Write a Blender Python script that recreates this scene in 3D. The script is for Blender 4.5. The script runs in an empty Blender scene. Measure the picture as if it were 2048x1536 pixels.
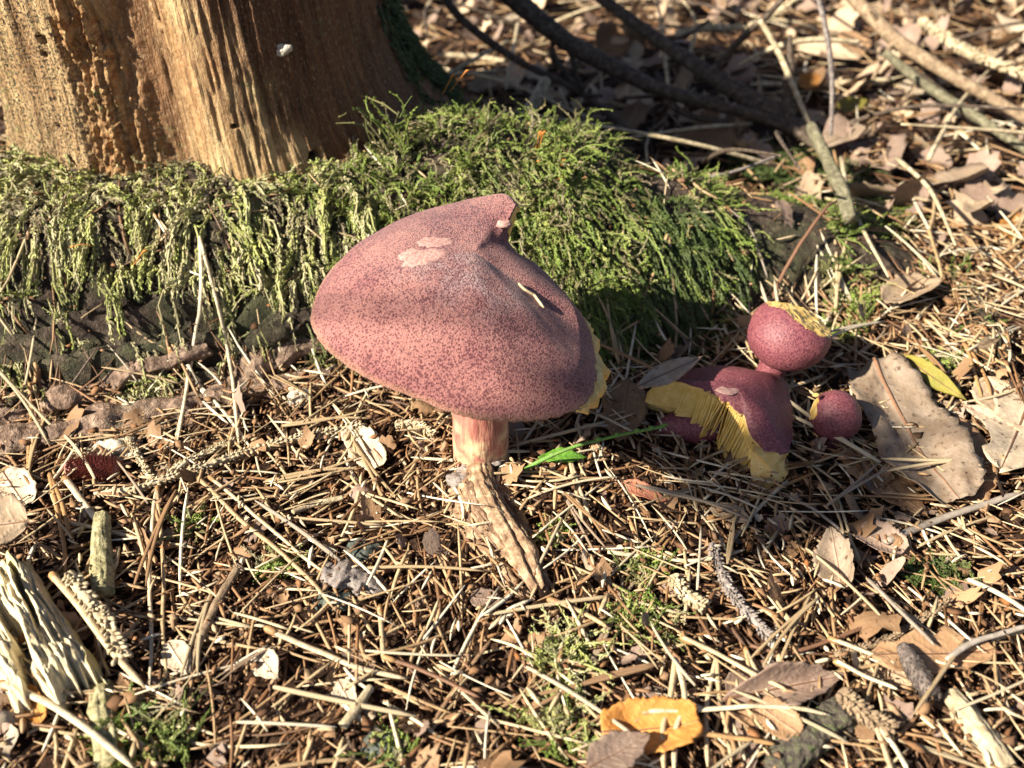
import bpy, math
import numpy as np
from mathutils import Vector

# ------------------------------------------------------------------ camera, sky, sun, exposure
scene = bpy.context.scene
CAMZ, PITCH = 0.27, math.radians(38.0)
cam = bpy.data.cameras.new("camera")
camo = bpy.data.objects.new("camera", cam)
scene.collection.objects.link(camo)
camo.location = (0, 0, CAMZ)
camo.rotation_euler = (math.radians(90) - PITCH, 0, 0)
cam.sensor_width, cam.lens = 36.0, 36.0
cam.clip_start, cam.clip_end = 0.01, 200.0
cam.dof.use_dof = True
cam.dof.focus_distance = 0.372
cam.dof.aperture_fstop = 11.0
scene.camera = camo

SUN = np.array([0.084, 0.042, -0.067])            # the way the light travels
world = bpy.data.worlds.new("World")
scene.world = world
world.use_nodes = True
wn = world.node_tree
sky = wn.nodes.new("ShaderNodeTexSky")
sky.sky_type = 'NISHITA'
sky.sun_disc = False
sky.air_density = 0.6
sky.dust_density = 1.0
sky.ozone_density = 0.5
sky.sun_elevation = math.atan2(-SUN[2], math.hypot(SUN[0], SUN[1]))
sky.sun_rotation = math.atan2(-SUN[0], -SUN[1])
wn.links.new(sky.outputs[0], wn.nodes["Background"].inputs[0])
wn.nodes["Background"].inputs[1].default_value = 0.05
sl = bpy.data.lights.new("sun", 'SUN')
sl.energy, sl.angle, sl.color = 5.0, math.radians(0.53), (1.0, 0.93, 0.79)
so = bpy.data.objects.new("sun", sl)
scene.collection.objects.link(so)
_d = SUN / np.linalg.norm(SUN)
so.rotation_euler = Vector(SUN).to_track_quat('-Z', 'Y').to_euler()
so.location = (-1, -0.5, 1.2)
vs = scene.view_settings
vs.view_transform, vs.look, vs.gamma, vs.use_curve_mapping = 'Standard', 'None', 1.0, False
vs.exposure = 1.5
scene.cycles.max_bounces = 5
scene.cycles.diffuse_bounces = 3

rng = np.random.default_rng(11)
PI = math.pi

# ------------------------------------------------------------------ noise
def _h(ix, iy, iz):
    n = (ix.astype(np.int64) * 73856093) ^ (iy.astype(np.int64) * 19349663) ^ (iz.astype(np.int64) * 83492791)
    n = n & 0xffffffff
    n = ((n ^ (n >> 15)) * 2246822519) & 0xffffffff
    n = ((n ^ (n >> 13)) * 3266489917) & 0xffffffff
    return ((n ^ (n >> 16)) & 0xffffff) / float(0xffffff)
def vn(x, y, z=0.0):
    x, y, z = np.broadcast_arrays(np.asarray(x, float), np.asarray(y, float), np.asarray(z, float))
    fx, fy, fz = np.floor(x), np.floor(y), np.floor(z)
    u, v, w = x - fx, y - fy, z - fz
    u, v, w = u * u * (3 - 2 * u), v * v * (3 - 2 * v), w * w * (3 - 2 * w)
    def c(a, b, d): return _h(fx + a, fy + b, fz + d)
    x00 = c(0, 0, 0) * (1 - u) + c(1, 0, 0) * u; x10 = c(0, 1, 0) * (1 - u) + c(1, 1, 0) * u
    x01 = c(0, 0, 1) * (1 - u) + c(1, 0, 1) * u; x11 = c(0, 1, 1) * (1 - u) + c(1, 1, 1) * u
    return ((x00 * (1 - v) + x10 * v) * (1 - w) + (x01 * (1 - v) + x11 * v) * w) * 2 - 1
def fbm(x, y, z=0.0, o=4):
    s, a = 0, 1.0
    for i in range(o):
        s = s + a * vn(x * 2 ** i + 17.3 * i, y * 2 ** i - 9.1 * i, np.asarray(z) * 2 ** i + 3.7 * i); a *= .5
    return s / 1.9
def sm(a, b, x):
    t = np.clip((x - a) / (b - a), 0, 1); return t * t * (3 - 2 * t)

# ------------------------------------------------------------------ terrain: ground and the root flare of the stump
TX = [-.40, -.30, -.21, -.15, -.10, -.06, -.03, .00, .03, .06, .09, .12, .15, .18, .22]
CZ = [.060, .064, .064, .064, .062, .066, .073, .073, .062, .048, .039, .034, .025, .012, -.01]     # crest height
CY = [.425, .425, .425, .425, .425, .432, .440, .445, .447, .442, .438, .437, .437, .440, .44]      # crest line
FY = [.300, .305, .318, .332, .348, .356, .356, .352, .350, .364, .384, .398, .408, .415, .42]       # foot line
def ground_h(x, y):
    return .0035 * fbm(x * 14, y * 14) + .0028 * fbm(x * 45 + 5, y * 45, 2.0, 3) + .03 * sm(.9, 3.0, y) * fbm(x * 1.5, y * 1.5, 7.)
def base_h(x, y):
    x = np.asarray(x, float) + .006 * vn(x * 30, y * 30, 3.3)
    zc, yc, yf = np.interp(x, TX, CZ), np.interp(x, TX, CY), np.interp(x, TX, FY)
    zc = zc + .005 * fbm(x * 25, y * 12, 1.1, 3)
    s = np.clip((yc - y) / (yc - yf), 0, 1.6)
    front = 1 - np.power(s, 2.0)
    b = np.clip((y - yc) / .06, 0, 1.6)
    back = 1 - np.power(b, 2.0)
    h = zc * np.where(y < yc, front, back)
    h = h + .007 * fbm(x * 38 + 3, y * 38 + h * 30, 14.4, 3) * sm(.005, .03, h)
    lump = .0028 * fbm(x * 170, y * 130 + h * 130, 6.4, 3) * sm(0, .012, h) + .0045 * fbm(x * 55, y * 40, 4.4, 4) * sm(0, .02, h) + .002 * np.abs(fbm(x * 120 + y * 60, y * 160, 9.4, 2))
    # long bark ridges at the toe that climb towards +x
    toe = sm(.55, .8, s) * sm(.0, -.05, x)
    lump = lump + toe * .004 * np.sin((y - .35 * x) * 520 + 3 * vn(x * 40, y * 40))
    return np.where((x < -.38) | (x > .215), -.02, h + lump)
GX0, GX1, GY0, GY1, GR = -.70, .95, .02, 1.45, .0015
_gx = np.arange(GX0, GX1, GR); _gy = np.arange(GY0, GY1, GR)
_XX, _YY = np.meshgrid(_gx, _gy)
_G = ground_h(_XX, _YY)
_B = np.where((_YY > .27) & (_YY < .56), base_h(_XX, _YY), -.02)
_S = np.maximum(_G, _B)
def _bil(A, x, y):
    i = np.clip((np.asarray(x) - GX0) / GR, 0, A.shape[1] - 2.001); j = np.clip((np.asarray(y) - GY0) / GR, 0, A.shape[0] - 2.001)
    a, b = i.astype(int), j.astype(int); u, v = i - a, j - b
    return (A[b, a] * (1 - u) + A[b, a + 1] * u) * (1 - v) + (A[b + 1, a] * (1 - u) + A[b + 1, a + 1] * u) * v
def S(x, y): return _bil(_S, x, y)
def grad(x, y, e=.003):
    return (S(x + e, y) - S(x - e, y)) / (2 * e), (S(x, y + e) - S(x, y - e)) / (2 * e)

# points of the place, read off the photograph's pixels (2048 wide)
_F = np.array([0, math.cos(PITCH), -math.sin(PITCH)]); _U = np.array([0, math.sin(PITCH), math.cos(PITCH)])
def ray(px, py): return np.array([(px - 1024) / 2048, 0, 0]) + _U * ((768 - py) / 2048) + _F
def at_y(px, py, y):
    d = ray(px, py); t = y / d[1]; return d * t + np.array([0, 0, CAMZ])
def at_z(px, py, z):
    d = ray(px, py); t = (z - CAMZ) / d[2]; return d * t + np.array([0, 0, CAMZ])
def hit(px, py, up=0.0):
    d = ray(px, py); t = np.linspace(.2, 1.6, 1400)
    p = d[None] * t[:, None] + np.array([0, 0, CAMZ]); k = np.argmax(p[:, 2] < S(p[:, 0], p[:, 1]) + up)
    return p[k].copy()

# ------------------------------------------------------------------ mesh helpers
col = scene.collection
def new_mesh(name, V, faces, mats, smooth=True, attrs=None, mi=None, uv=None):
    V = np.asarray(V, np.float32)
    fl = [np.asarray(f, np.int32) for f in (faces if isinstance(faces, list) else [faces]) if len(f)]
    me = bpy.data.meshes.new(name)
    me.vertices.add(len(V)); me.vertices.foreach_set("co", V.ravel())
    nl = sum(f.size for f in fl); nf = sum(len(f) for f in fl)
    me.loops.add(nl); me.polygons.add(nf)
    me.loops.foreach_set("vertex_index", np.concatenate([f.ravel() for f in fl]))
    tot = np.concatenate([np.full(len(f), f.shape[1], np.int32) for f in fl])
    me.polygons.foreach_set("loop_start", np.concatenate([[0], np.cumsum(tot)[:-1]]).astype(np.int32))
    me.polygons.foreach_set("loop_total", tot)
    if mi is not None: me.polygons.foreach_set("material_index", np.asarray(mi, np.int32))
    me.polygons.foreach_set("use_smooth", np.full(nf, bool(smooth)))
    for k, a in (attrs or {}).items():
        at = me.attributes.new(k, 'FLOAT', 'POINT'); at.data.foreach_set("value", np.asarray(a, np.float32))
    if uv is not None:
        at = me.attributes.new("flat", 'FLOAT_VECTOR', 'POINT'); at.data.foreach_set("vector", np.asarray(uv, np.float32).ravel())
    for m in (mats if isinstance(mats, (list, tuple)) else [mats]): me.materials.append(m)
    me.update(); me.validate()
    return me
def link(name, me, parent=None):
    o = bpy.data.objects.new(name, me); col.objects.link(o)
    if parent is not None: o.parent = parent
    return o
def tag(o, label=None, cat=None, group=None, kind=None):
    if label: o["label"] = label
    if cat: o["category"] = cat
    if group: o["group"] = group
    if kind: o["kind"] = kind
    return o
def thing(name, label, cat, loc=(0, 0, 0), group=None):
    o = bpy.data.objects.new(name, None); col.objects.link(o)
    o.empty_display_size = .01; o.location = tuple(float(v) for v in loc)
    return tag(o, label, cat, group)
def part(name, V, faces, mats, parent=None, kind=None, label=None, **kw):
    V = np.asarray(V, float)
    if parent is not None: V = V - np.array(parent.location) if parent.parent is None else V - np.array(parent.location) - np.array(parent.parent.location)
    o = link(name, new_mesh(name, V, faces, mats, **kw), parent)
    return tag(o, label, None, None, kind)
def gridfaces(nr, nc, wrap=False, off=0):
    r = np.arange(nr - 1)[:, None]; c = np.arange(nc if wrap else nc - 1)[None]
    c2 = (c + 1) % nc
    a = r * nc + c; b = r * nc + c2; d = (r + 1) * nc + c; e = (r + 1) * nc + c2
    return np.stack([a, b, e, d], -1).reshape(-1, 4) + off
def unit(v): return v / np.maximum(np.linalg.norm(v, axis=-1, keepdims=True), 1e-9)
def tubes(P, R, m=5, flat=1.0, ref=None, caps=True):
    """n swept tubes: P (n,K,3), R (n,K) -> vertices, [quads, caps]"""
    P = np.asarray(P, float); R = np.asarray(R, float)
    if P.ndim == 2: P = P[None]
    if R.ndim == 1: R = np.broadcast_to(R[None], P.shape[:2])
    n, K, _ = P.shape
    T = unit(np.gradient(P, axis=1))
    ref = np.array([.13, .21, .97]) if ref is None else np.asarray(ref)
    A = unit(np.cross(T, np.broadcast_to(ref, T.shape) + 0 * T)); B = np.cross(A, T)
    an = np.arange(m) / m * 2 * PI
    ring = P[:, :, None] + R[:, :, None, None] * (A[:, :, None] * np.cos(an)[None, None, :, None] + flat * B[:, :, None] * np.sin(an)[None, None, :, None])
    V = ring.reshape(-1, 3)
    q = gridfaces(K, m, True)
    Q = (q[None] + (np.arange(n) * K * m)[:, None, None]).reshape(-1, 4)
    F = [Q]
    if caps:
        c0 = np.arange(m)[::-1][None] + (np.arange(n) * K * m)[:, None]
        c1 = (np.arange(m) + (K - 1) * m)[None] + (np.arange(n) * K * m)[:, None]
        F.append(np.concatenate([c0, c1]))
    return V, F
def resample(pts, K):
    pts = np.asarray(pts, float); n = len(pts)
    if n == 2:
        return pts[0] + (pts[1] - pts[0]) * np.linspace(0, 1, K)[:, None]
    d = np.concatenate([[0], np.cumsum(np.linalg.norm(np.diff(pts, axis=0), axis=1))]); d /= d[-1]
    t = np.linspace(0, 1, K)
    out = []                                                    # Catmull-Rom
    for s in t:
        i = min(np.searchsorted(d, s, 'right') - 1, n - 2); u = (s - d[i]) / (d[i + 1] - d[i])
        p0, p1, p2, p3 = pts[max(i - 1, 0)], pts[i], pts[i + 1], pts[min(i + 2, n - 1)]
        out.append(.5 * ((2 * p1) + (-p0 + p2) * u + (2 * p0 - 5 * p1 + 4 * p2 - p3) * u * u + (-p0 + 3 * p1 - 3 * p2 + p3) * u ** 3))
    return np.array(out)

# ------------------------------------------------------------------ materials
class NT:
    def __init__(s, name, rough=.7, spec=.3):
        s.m = bpy.data.materials.new(name); s.m.use_nodes = True
        s.t = s.m.node_tree; s.b = s.t.nodes["Principled BSDF"]
        s.b.inputs["Roughness"].default_value = rough; s.b.inputs["Specular IOR Level"].default_value = spec
    def n(s, typ, **kw):
        nd = s.t.nodes.new("ShaderNode" + typ)
        for k, v in kw.items():
            if k.startswith("_"): setattr(nd, k[1:], v)
            else:
                key = int(k[1:]) if k[0] == "i" and k[1:].isdigit() else k.replace("__", " ")
                if hasattr(v, "is_output"): s.t.links.new(v, nd.inputs[key])
                else: nd.inputs[key].default_value = v
        return nd
    def co(s, kind="Object"): return s.n("TexCoord").outputs[kind]
    def at(s, name): return s.n("Attribute", _attribute_name=name).outputs["Fac"]
    def atv(s, name): return s.n("Attribute", _attribute_name=name).outputs["Vector"]
    def mp(s, v, sc): return s.n("Mapping", Vector=v, Scale=sc).outputs[0]
    def noise(s, v, sc, det=4, ro=.6, dist=0): return s.n("TexNoise", Vector=v, Scale=sc, Detail=det, Roughness=ro, Distortion=dist).outputs["Fac"]
    def vor(s, v, sc, feat='F1'): return s.n("TexVoronoi", _feature=feat, Vector=v, Scale=sc).outputs["Distance"]
    def ramp(s, f, stops):
        r = s.n("ValToRGB", Fac=f); e = r.color_ramp.elements
        while len(e) < len(stops): e.new(.5)
        for el, (p, c) in zip(e, stops): el.position = p; el.color = (*c, 1) if len(c) == 3 else c
        return r.outputs[0]
    def mask(s, f, a, b): return s.n("MapRange", i0=f, i1=a, i2=b, i3=0., i4=1.).outputs[0]
    def mix(s, f, a, b, mode='MIX'):
        nd = s.t.nodes.new("ShaderNodeMix"); nd.data_type = 'RGBA'; nd.blend_type = mode
        for k, v in ((0, f), (6, a), (7, b)):
            if hasattr(v, "is_output"): s.t.links.new(v, nd.inputs[k])
            else: nd.inputs[k].default_value = ((*v, 1) if isinstance(v, tuple) and len(v) == 3 else v)
        return nd.outputs[2]
    def math(s, op, a, b=0.0): return s.n("Math", _operation=op, i0=a, i1=b).outputs[0]
    def rnd(s): return s.math('FRACT', s.math('ADD', s.at("rnd"), s.n("ObjectInfo").outputs["Random"]))
    def bump(s, h, dist, st=1.0):
        nd = s.n("Bump", Height=h, Distance=dist, Strength=st); s.t.links.new(nd.outputs[0], s.b.inputs["Normal"])
    def col(s, c):
        if hasattr(c, "is_output"): s.t.links.new(c, s.b.inputs["Base Color"])
        else: s.b.inputs["Base Color"].default_value = (*c, 1)
        return s
    def set(s, **kw):
        for k, v in kw.items():
            k = k.replace("__", " ")
            if hasattr(v, "is_output"): s.t.links.new(v, s.b.inputs[k])
            else: s.b.inputs[k].default_value = v
        return s
M = {}
def m_soil():
    a = NT("soil", .9, .15); c = a.co()
    f = a.noise(c, 180, 6, .7); g = a.noise(c, 30, 3)
    a.col(a.mix(a.mask(g, .35, .65), a.ramp(f, [(.3, (.010, .006, .004)), (.55, (.035, .020, .012)), (.75, (.08, .05, .03))]), a.ramp(f, [(.3, (.02, .010, .006)), (.7, (.075, .035, .02))])))
    a.bump(f, .003); M["soil"] = a.m
m_soil()
def m_needle(name, stops, rough=.55, own=False):
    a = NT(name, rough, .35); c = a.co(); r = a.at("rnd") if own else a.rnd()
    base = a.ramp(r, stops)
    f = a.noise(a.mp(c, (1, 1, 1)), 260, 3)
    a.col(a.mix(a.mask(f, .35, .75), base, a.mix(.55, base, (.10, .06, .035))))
    a.bump(a.noise(c, 1500, 2), .0002); M[name] = a.m
m_needle("needle", [(0, (.05, .026, .015)), (.25, (.13, .062, .028)), (.42, (.26, .13, .055)), (.58, (.37, .24, .12)), (.74, (.48, .35, .19)), (.88, (.60, .48, .30)), (1, (.72, .63, .47))], own=True)
m_needle("tip_needle", [(0, (.58, .47, .30)), (.3, (.45, .32, .17)), (.6, (.30, .16, .07)), (.8, (.40, .33, .25)), (1, (.62, .54, .40))])
m_needle("chaff", [(0, (.06, .03, .018)), (.3, (.19, .085, .035)), (.55, (.36, .20, .09)), (.8, (.54, .40, .23)), (1, (.72, .62, .45))], own=True)
m_needle("straw", [(0, (.68, .58, .40)), (.4, (.58, .45, .27)), (.75, (.44, .29, .14)), (1, (.64, .55, .39))])
m_needle("rust_needle", [(0, (.38, .20, .075)), (.5, (.45, .25, .10)), (1, (.30, .15, .06))])
m_needle("grey_needle", [(0, (.34, .29, .24)), (.5, (.27, .22, .17)), (1, (.40, .34, .28))])
m_needle("brown_stem", [(0, (.20, .10, .055)), (.5, (.15, .07, .04)), (1, (.25, .13, .07))])
m_needle("green_stem", [(0, (.10, .22, .03)), (1, (.12, .26, .04))])
def m_crumb():
    a = NT("crumb", .8, .2); r = a.rnd()
    base = a.ramp(r, [(0, (.08, .04, .02)), (.25, (.20, .095, .04)), (.45, (.30, .17, .085)), (.62, (.13, .06, .03)), (.82, (.40, .26, .15)), (1, (.28, .11, .035))])
    a.col(a.mix(a.mask(a.noise(a.co(), 700, 3), .3, .7), base, a.mix(.5, base, (.04, .025, .015)))); M["crumb"] = a.m
m_crumb()
def m_leaf(name, c1, c2, spot=(.09, .05, .03), trans=.0, spots=.62, rough=.65):
    a = NT(name, rough, .25); u = a.atv("flat"); c = a.co()
    f = a.noise(c, 90, 5, .65); g = a.noise(c, 420, 3)
    base = a.mix(a.mask(f, .33, .68), c1, c2)
    base = a.mix(a.mask(g, spots, spots + .12), base, spot)
    v = a.at("vein"); base = a.mix(a.math('MULTIPLY', v, .55), base, tuple(min(1, x * 1.35 + .03) for x in c2))
    hv = a.n("HueSaturation", Hue=.5, Saturation=1.0, Value=a.n("MapRange", i0=a.rnd(), i1=0., i2=1., i3=.72, i4=1.2).outputs[0], Color=base).outputs[0]
    a.col(hv); a.bump(a.math('ADD', a.math('MULTIPLY', v, .5), g), .0005)
    if trans:
        a.set(Transmission__Weight=0.0, Subsurface__Weight=0.0)
        tr = a.n("BsdfTranslucent", Color=hv); ms = a.n("MixShader", i0=trans, i1=a.b.outputs[0], i2=tr.outputs[0])
        a.t.links.new(ms.outputs[0], a.t.nodes["Material Output"].inputs[0])
    M[name] = a.m
m_leaf("leaf_tan", (.42, .29, .18), (.52, .39, .26), trans=.15)
m_leaf("leaf_brown", (.25, .14, .07), (.36, .215, .115), trans=.12)
m_leaf("leaf_grey", (.22, .145, .09), (.33, .25, .18), spots=.58)
m_leaf("leaf_mauve", (.18, .115, .085), (.27, .19, .14), spot=(.09, .05, .04))
m_leaf("leaf_orange", (.42, .17, .035), (.54, .25, .065), spot=(.22, .09, .02), trans=.25, spots=.68)
m_leaf("leaf_yellow", (.15, .145, .025), (.25, .20, .04), spot=(.22, .14, .02), trans=.2, spots=.68)
m_leaf("leaf_green", (.11, .26, .025), (.17, .36, .045), spot=(.06, .14, .02), trans=.2, spots=.72)
m_leaf("leaf_pale", (.36, .275, .185), (.48, .38, .27), spots=.60)
m_leaf("leaf_red", (.30, .10, .06), (.36, .15, .09))
def m_wood():
    a = NT("stump_wood", .75, .2); u = a.atv("flat")
    g1 = a.noise(a.mp(u, (1, 1, .035)), 900, 4, .6, .4); g2 = a.noise(a.mp(u, (1, 1, .06)), 220, 4, .6, .6); g3 = a.noise(a.mp(u, (1, 1, .5)), 45, 4)
    base = a.ramp(g2, [(.28, (.24, .135, .055)), (.44, (.42, .27, .125)), (.58, (.54, .39, .20)), (.72, (.36, .21, .09))])
    base = a.mix(a.mask(g3, .45, .68), base, a.ramp(g2, [(.3, (.26, .125, .05)), (.7, (.40, .22, .10))]))
    base = a.mix(a.at("red"), base, a.ramp(g2, [(.3, (.095, .036, .016)), (.5, (.18, .075, .032)), (.7, (.27, .125, .055))]))
    base = a.mix(a.at("rust"), base, a.ramp(a.noise(a.mp(u, (1, 1, .4)), 600, 5, .7), [(.3, (.10, .05, .025)), (.45, (.30, .14, .05)), (.58, (.46, .28, .12)), (.72, (.22, .20, .09))]))
    base = a.mix(a.math('MULTIPLY', a.mask(g1, .5, .66), .75), base, (.15, .08, .04))
    sp = a.math('MULTIPLY', a.mask(a.noise(u, 800, 3, .7), .50, .56), a.at("speck"))
    base = a.mix(sp, base, (.022, .017, .014))
    base = a.mix(a.math('MULTIPLY', a.mask(a.noise(u, 300, 4), .5, .62), a.at("algae")), base, (.17, .20, .075))
    st_ = a.math('MULTIPLY', a.at("stain_and_shade"), a.mask(a.noise(a.mp(u, (1, 1, .35)), 170, 5, .7), .38, .62))  # left patches are stain; the upper right patch is shade put into the colour
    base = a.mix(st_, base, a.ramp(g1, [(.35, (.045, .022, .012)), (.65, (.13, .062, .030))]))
    fine = a.noise(a.mp(u, (1, 1, .3)), 1500, 3, .7)
    base = a.mix(a.math('MULTIPLY', a.mask(fine, .52, .66), .55), base, (.10, .055, .03))
    base = a.mix(a.math('MULTIPLY', a.mask(fine, .46, .34), .35), base, (.66, .52, .32))
    base = a.mix(a.at("pit"), base, (.015, .01, .007))
    a.col(base); a.bump(a.math('ADD', a.math('MULTIPLY', g1, 1.0), a.math('MULTIPLY', fine, .9)), .0014, 1.0); M["stump_wood"] = a.m
m_wood()
def m_split():
    a = NT("split_wood", .8, .2); u = a.atv("flat"); g = a.noise(a.mp(u, (1, 1, .06)), 900, 4, .6, .3); f = a.noise(u, 500, 4)
    base = a.ramp(g, [(.3, (.36, .26, .13)), (.5, (.60, .51, .33)), (.68, (.72, .65, .50))])
    base = a.mix(a.math('MULTIPLY', a.mask(f, .35, .6), a.at("lich")), base, a.ramp(f, [(.3, (.32, .29, .06)), (.6, (.52, .48, .14)), (.75, (.62, .57, .26))]))
    a.col(base); a.bump(a.math('ADD', g, f), .0012); M["split_wood"] = a.m
m_split()
def m_bark():
    a = NT("root_bark", .8, .25); c = a.co()
    f = a.noise(c, 220, 6, .65); g = a.noise(c, 40, 3)
    base = a.ramp(f, [(.3, (.020, .013, .009)), (.5, (.075, .05, .036)), (.7, (.20, .145, .105))])
    base = a.mix(a.mask(g, .42, .62), base, a.ramp(f, [(.3, (.025, .024, .016)), (.7, (.12, .12, .055))]))
    a.col(base); a.bump(a.math('ADD', f, a.math('MULTIPLY', a.noise(c, 900, 4, .7), .5)), .0055); M["root_bark"] = a.m
    b = NT("bare_root", .7, .3); c = b.co()
    f = b.noise(c, 260, 5, .65); g = b.noise(c, 60, 3)
    base = b.ramp(f, [(.3, (.055, .032, .022)), (.48, (.17, .105, .07)), (.62, (.30, .205, .145)), (.74, (.46, .36, .27))])
    b.col(b.mix(b.mask(g, .5, .7), base, b.ramp(f, [(.3, (.08, .06, .04)), (.7, (.30, .225, .15))]))); b.bump(f, .0030); M["bare_root"] = b.m
m_bark()
def m_moss(name, stops, base_c, sat=1.0):
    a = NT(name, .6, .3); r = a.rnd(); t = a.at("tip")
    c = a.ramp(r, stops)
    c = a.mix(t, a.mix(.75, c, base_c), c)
    a.col(c); M[name] = a.m
m_moss("moss_pale", [(0, (.28, .32, .07)), (.3, (.42, .43, .14)), (.55, (.46, .42, .22)), (.8, (.24, .30, .06)), (1, (.52, .46, .29))], (.14, .10, .055))
m_moss("moss_green", [(0, (.13, .20, .028)), (.25, (.22, .29, .05)), (.5, (.33, .35, .10)), (.68, (.09, .15, .02)), (.85, (.24, .20, .085)), (1, (.38, .33, .18))], (.06, .055, .025))
m_moss("moss_dry", [(0, (.22, .19, .10)), (.4, (.34, .29, .18)), (.7, (.17, .11, .055)), (1, (.28, .30, .13))], (.08, .05, .03))
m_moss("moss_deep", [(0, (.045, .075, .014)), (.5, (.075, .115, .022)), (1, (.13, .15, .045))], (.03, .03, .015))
def m_cap():
    a = NT("cap_skin", .62, .28); c = a.co()
    w = a.noise(c, 120, 2)
    f = a.noise(c, 2100, 2, .5); g = a.noise(c, 55, 3); h = a.noise(c, 2400, 2)
    cen = a.at("mid")
    thr = a.math('SUBTRACT', .545, a.math('ADD', a.math('MULTIPLY', cen, .05), a.math('MULTIPLY', a.math('SUBTRACT', g, .5), .12)))
    vd = a.vor(a.n("VectorMath", _operation='ADD', i0=c, i1=a.n("VectorMath", _operation='SCALE', i0=a.n("TexNoise", Vector=c, Scale=900., Detail=1.).outputs["Color"], Scale=.0006).outputs[0]).outputs[0], 1150)
    dots = a.n("MapRange", i0=vd, i1=a.math('ADD', .50, a.math('MULTIPLY', a.math('SUBTRACT', g, .5), .5)), i2=a.math('ADD', .34, a.math('MULTIPLY', a.math('SUBTRACT', g, .5), .5)), i3=0., i4=1.).outputs[0]
    d = a.n("MapRange", i0=f, i1=a.math('SUBTRACT', thr, .07), i2=a.math('ADD', thr, .05), i3=0., i4=1.).outputs[0]
    pale = a.mix(a.mask(g, .35, .65), (.345, .150, .125), (.265, .098, .092))
    pale = a.mix(a.math('MULTIPLY', a.math('MULTIPLY', a.at("grey"), a.mask(w, .35, .6)), .6), pale, (.31, .23, .22))
    base = a.mix(a.math('MULTIPLY', d, .35), pale, (.14, .032, .034))
    base = a.mix(a.math('MULTIPLY', dots, .92), base, (.075, .013, .018))
    base = a.mix(a.math('MULTIPLY', a.at("rim"), .35), base, (.40, .22, .10))
    a.col(base); a.bump(a.math('ADD', f, a.math('MULTIPLY', h, .3)), .0011, .8)
    a.set(Sheen__Weight=.15, Sheen__Roughness=.5); M["cap_skin"] = a.m
    b = NT("young_cap", .5, .35); c = b.co(); f = b.noise(c, 1300, 3, .6); g = b.noise(c, 130, 3)
    b.col(b.mix(b.mask(f, .4, .62), b.mix(b.mask(g, .3, .7), (.25, .085, .085), (.20, .062, .072)), (.10, .022, .034)))
    b.bump(f, .0005, .7); M["young_cap"] = b.m
    s = NT("scar", .6, .25); c = s.co(); f = s.noise(c, 900, 3)
    s.col(s.mix(s.mask(f, .4, .6), (.45, .28, .23), (.33, .17, .15))); s.bump(f, .0003); M["scar"] = s.m
    e = NT("flesh", .55, .35); c = e.co(); f = e.noise(c, 260, 4)
    e.col(e.ramp(f, [(.3, (.56, .33, .08)), (.55, (.69, .46, .15)), (.75, (.79, .62, .30))]))
    e.set(Subsurface__Weight=.25, Subsurface__Radius=(.006, .004, .001), Subsurface__Scale=.5); e.bump(f, .0006); M["flesh"] = e.m
    k = NT("gill", .55, .3); c = k.co(); f = k.noise(c, 300, 3)
    k.col(k.mix(k.mask(f, .35, .7), (.60, .36, .07), (.74, .51, .17))); k.set(Subsurface__Weight=.2, Subsurface__Radius=(.006, .004, .001), Subsurface__Scale=.4); M["gill"] = k.m
    q = NT("stipe", .6, .3); c = q.co(); f = q.noise(q.mp(c, (1, 1, .18)), 600, 4); g = q.noise(c, 120, 3)
    red = q.mix(q.mask(f, .35, .65), (.40, .17, .12), (.28, .085, .07))
    q.col(q.mix(q.math('MULTIPLY', q.at("low"), q.mask(g, .38, .6)), red, (.62, .47, .27))); q.bump(f, .0006); M["stipe"] = q.m
m_cap()
def m_twig(name, c1, c2, c3, sc=300, bd=.0008):
    a = NT(name, .75, .25); c = a.co(); f = a.noise(c, sc, 5, .65)
    a.col(a.ramp(f, [(.32, c1), (.52, c2), (.7, c3)])); a.bump(f, bd); M[name] = a.m
m_twig("dark_branch", (.030, .020, .014), (.075, .052, .036), (.15, .115, .085))
m_twig("green_branch", (.06, .05, .03), (.14, .125, .075), (.24, .21, .14))
m_twig("tan_branch", (.11, .075, .045), (.24, .165, .10), (.36, .27, .17))
m_twig("pale_twig", (.20, .15, .085), (.42, .335, .21), (.58, .49, .34))
m_twig("grey_bark", (.10, .08, .07), (.24, .20, .175), (.36, .31, .27), 420)
m_twig("rot_wood", (.12, .065, .035), (.30, .195, .115), (.52, .39, .25), 260, .0014)
m_twig("rot_dark", (.07, .035, .02), (.19, .115, .07), (.36, .26, .17), 300, .0014)
m_twig("stub_wood", (.11, .095, .045), (.30, .26, .135), (.48, .42, .25), 420, .0012)
m_twig("yellow_wood", (.26, .20, .10), (.50, .43, .27), (.64, .58, .43), 240, .0012)
m_twig("yellow_lichen", (.20, .17, .06), (.40, .36, .15), (.58, .53, .32), 300, .001)
m_twig("mossy_bark", (.04, .032, .026), (.13, .105, .08), (.15, .20, .06), 520, .0030)
m_twig("red_catkin", (.16, .06, .045), (.32, .13, .10), (.42, .22, .18), 500)
m_twig("dark_catkin", (.05, .04, .035), (.13, .10, .085), (.26, .21, .18), 500)
m_twig("dark_stone", (.035, .04, .035), (.075, .085, .07), (.16, .17, .13), 400)
m_twig("mould", (.34, .29, .22), (.54, .48, .38), (.66, .60, .50), 700, .0015)
m_twig("seta", (.30, .10, .02), (.42, .16, .03), (.50, .24, .06))

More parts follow.
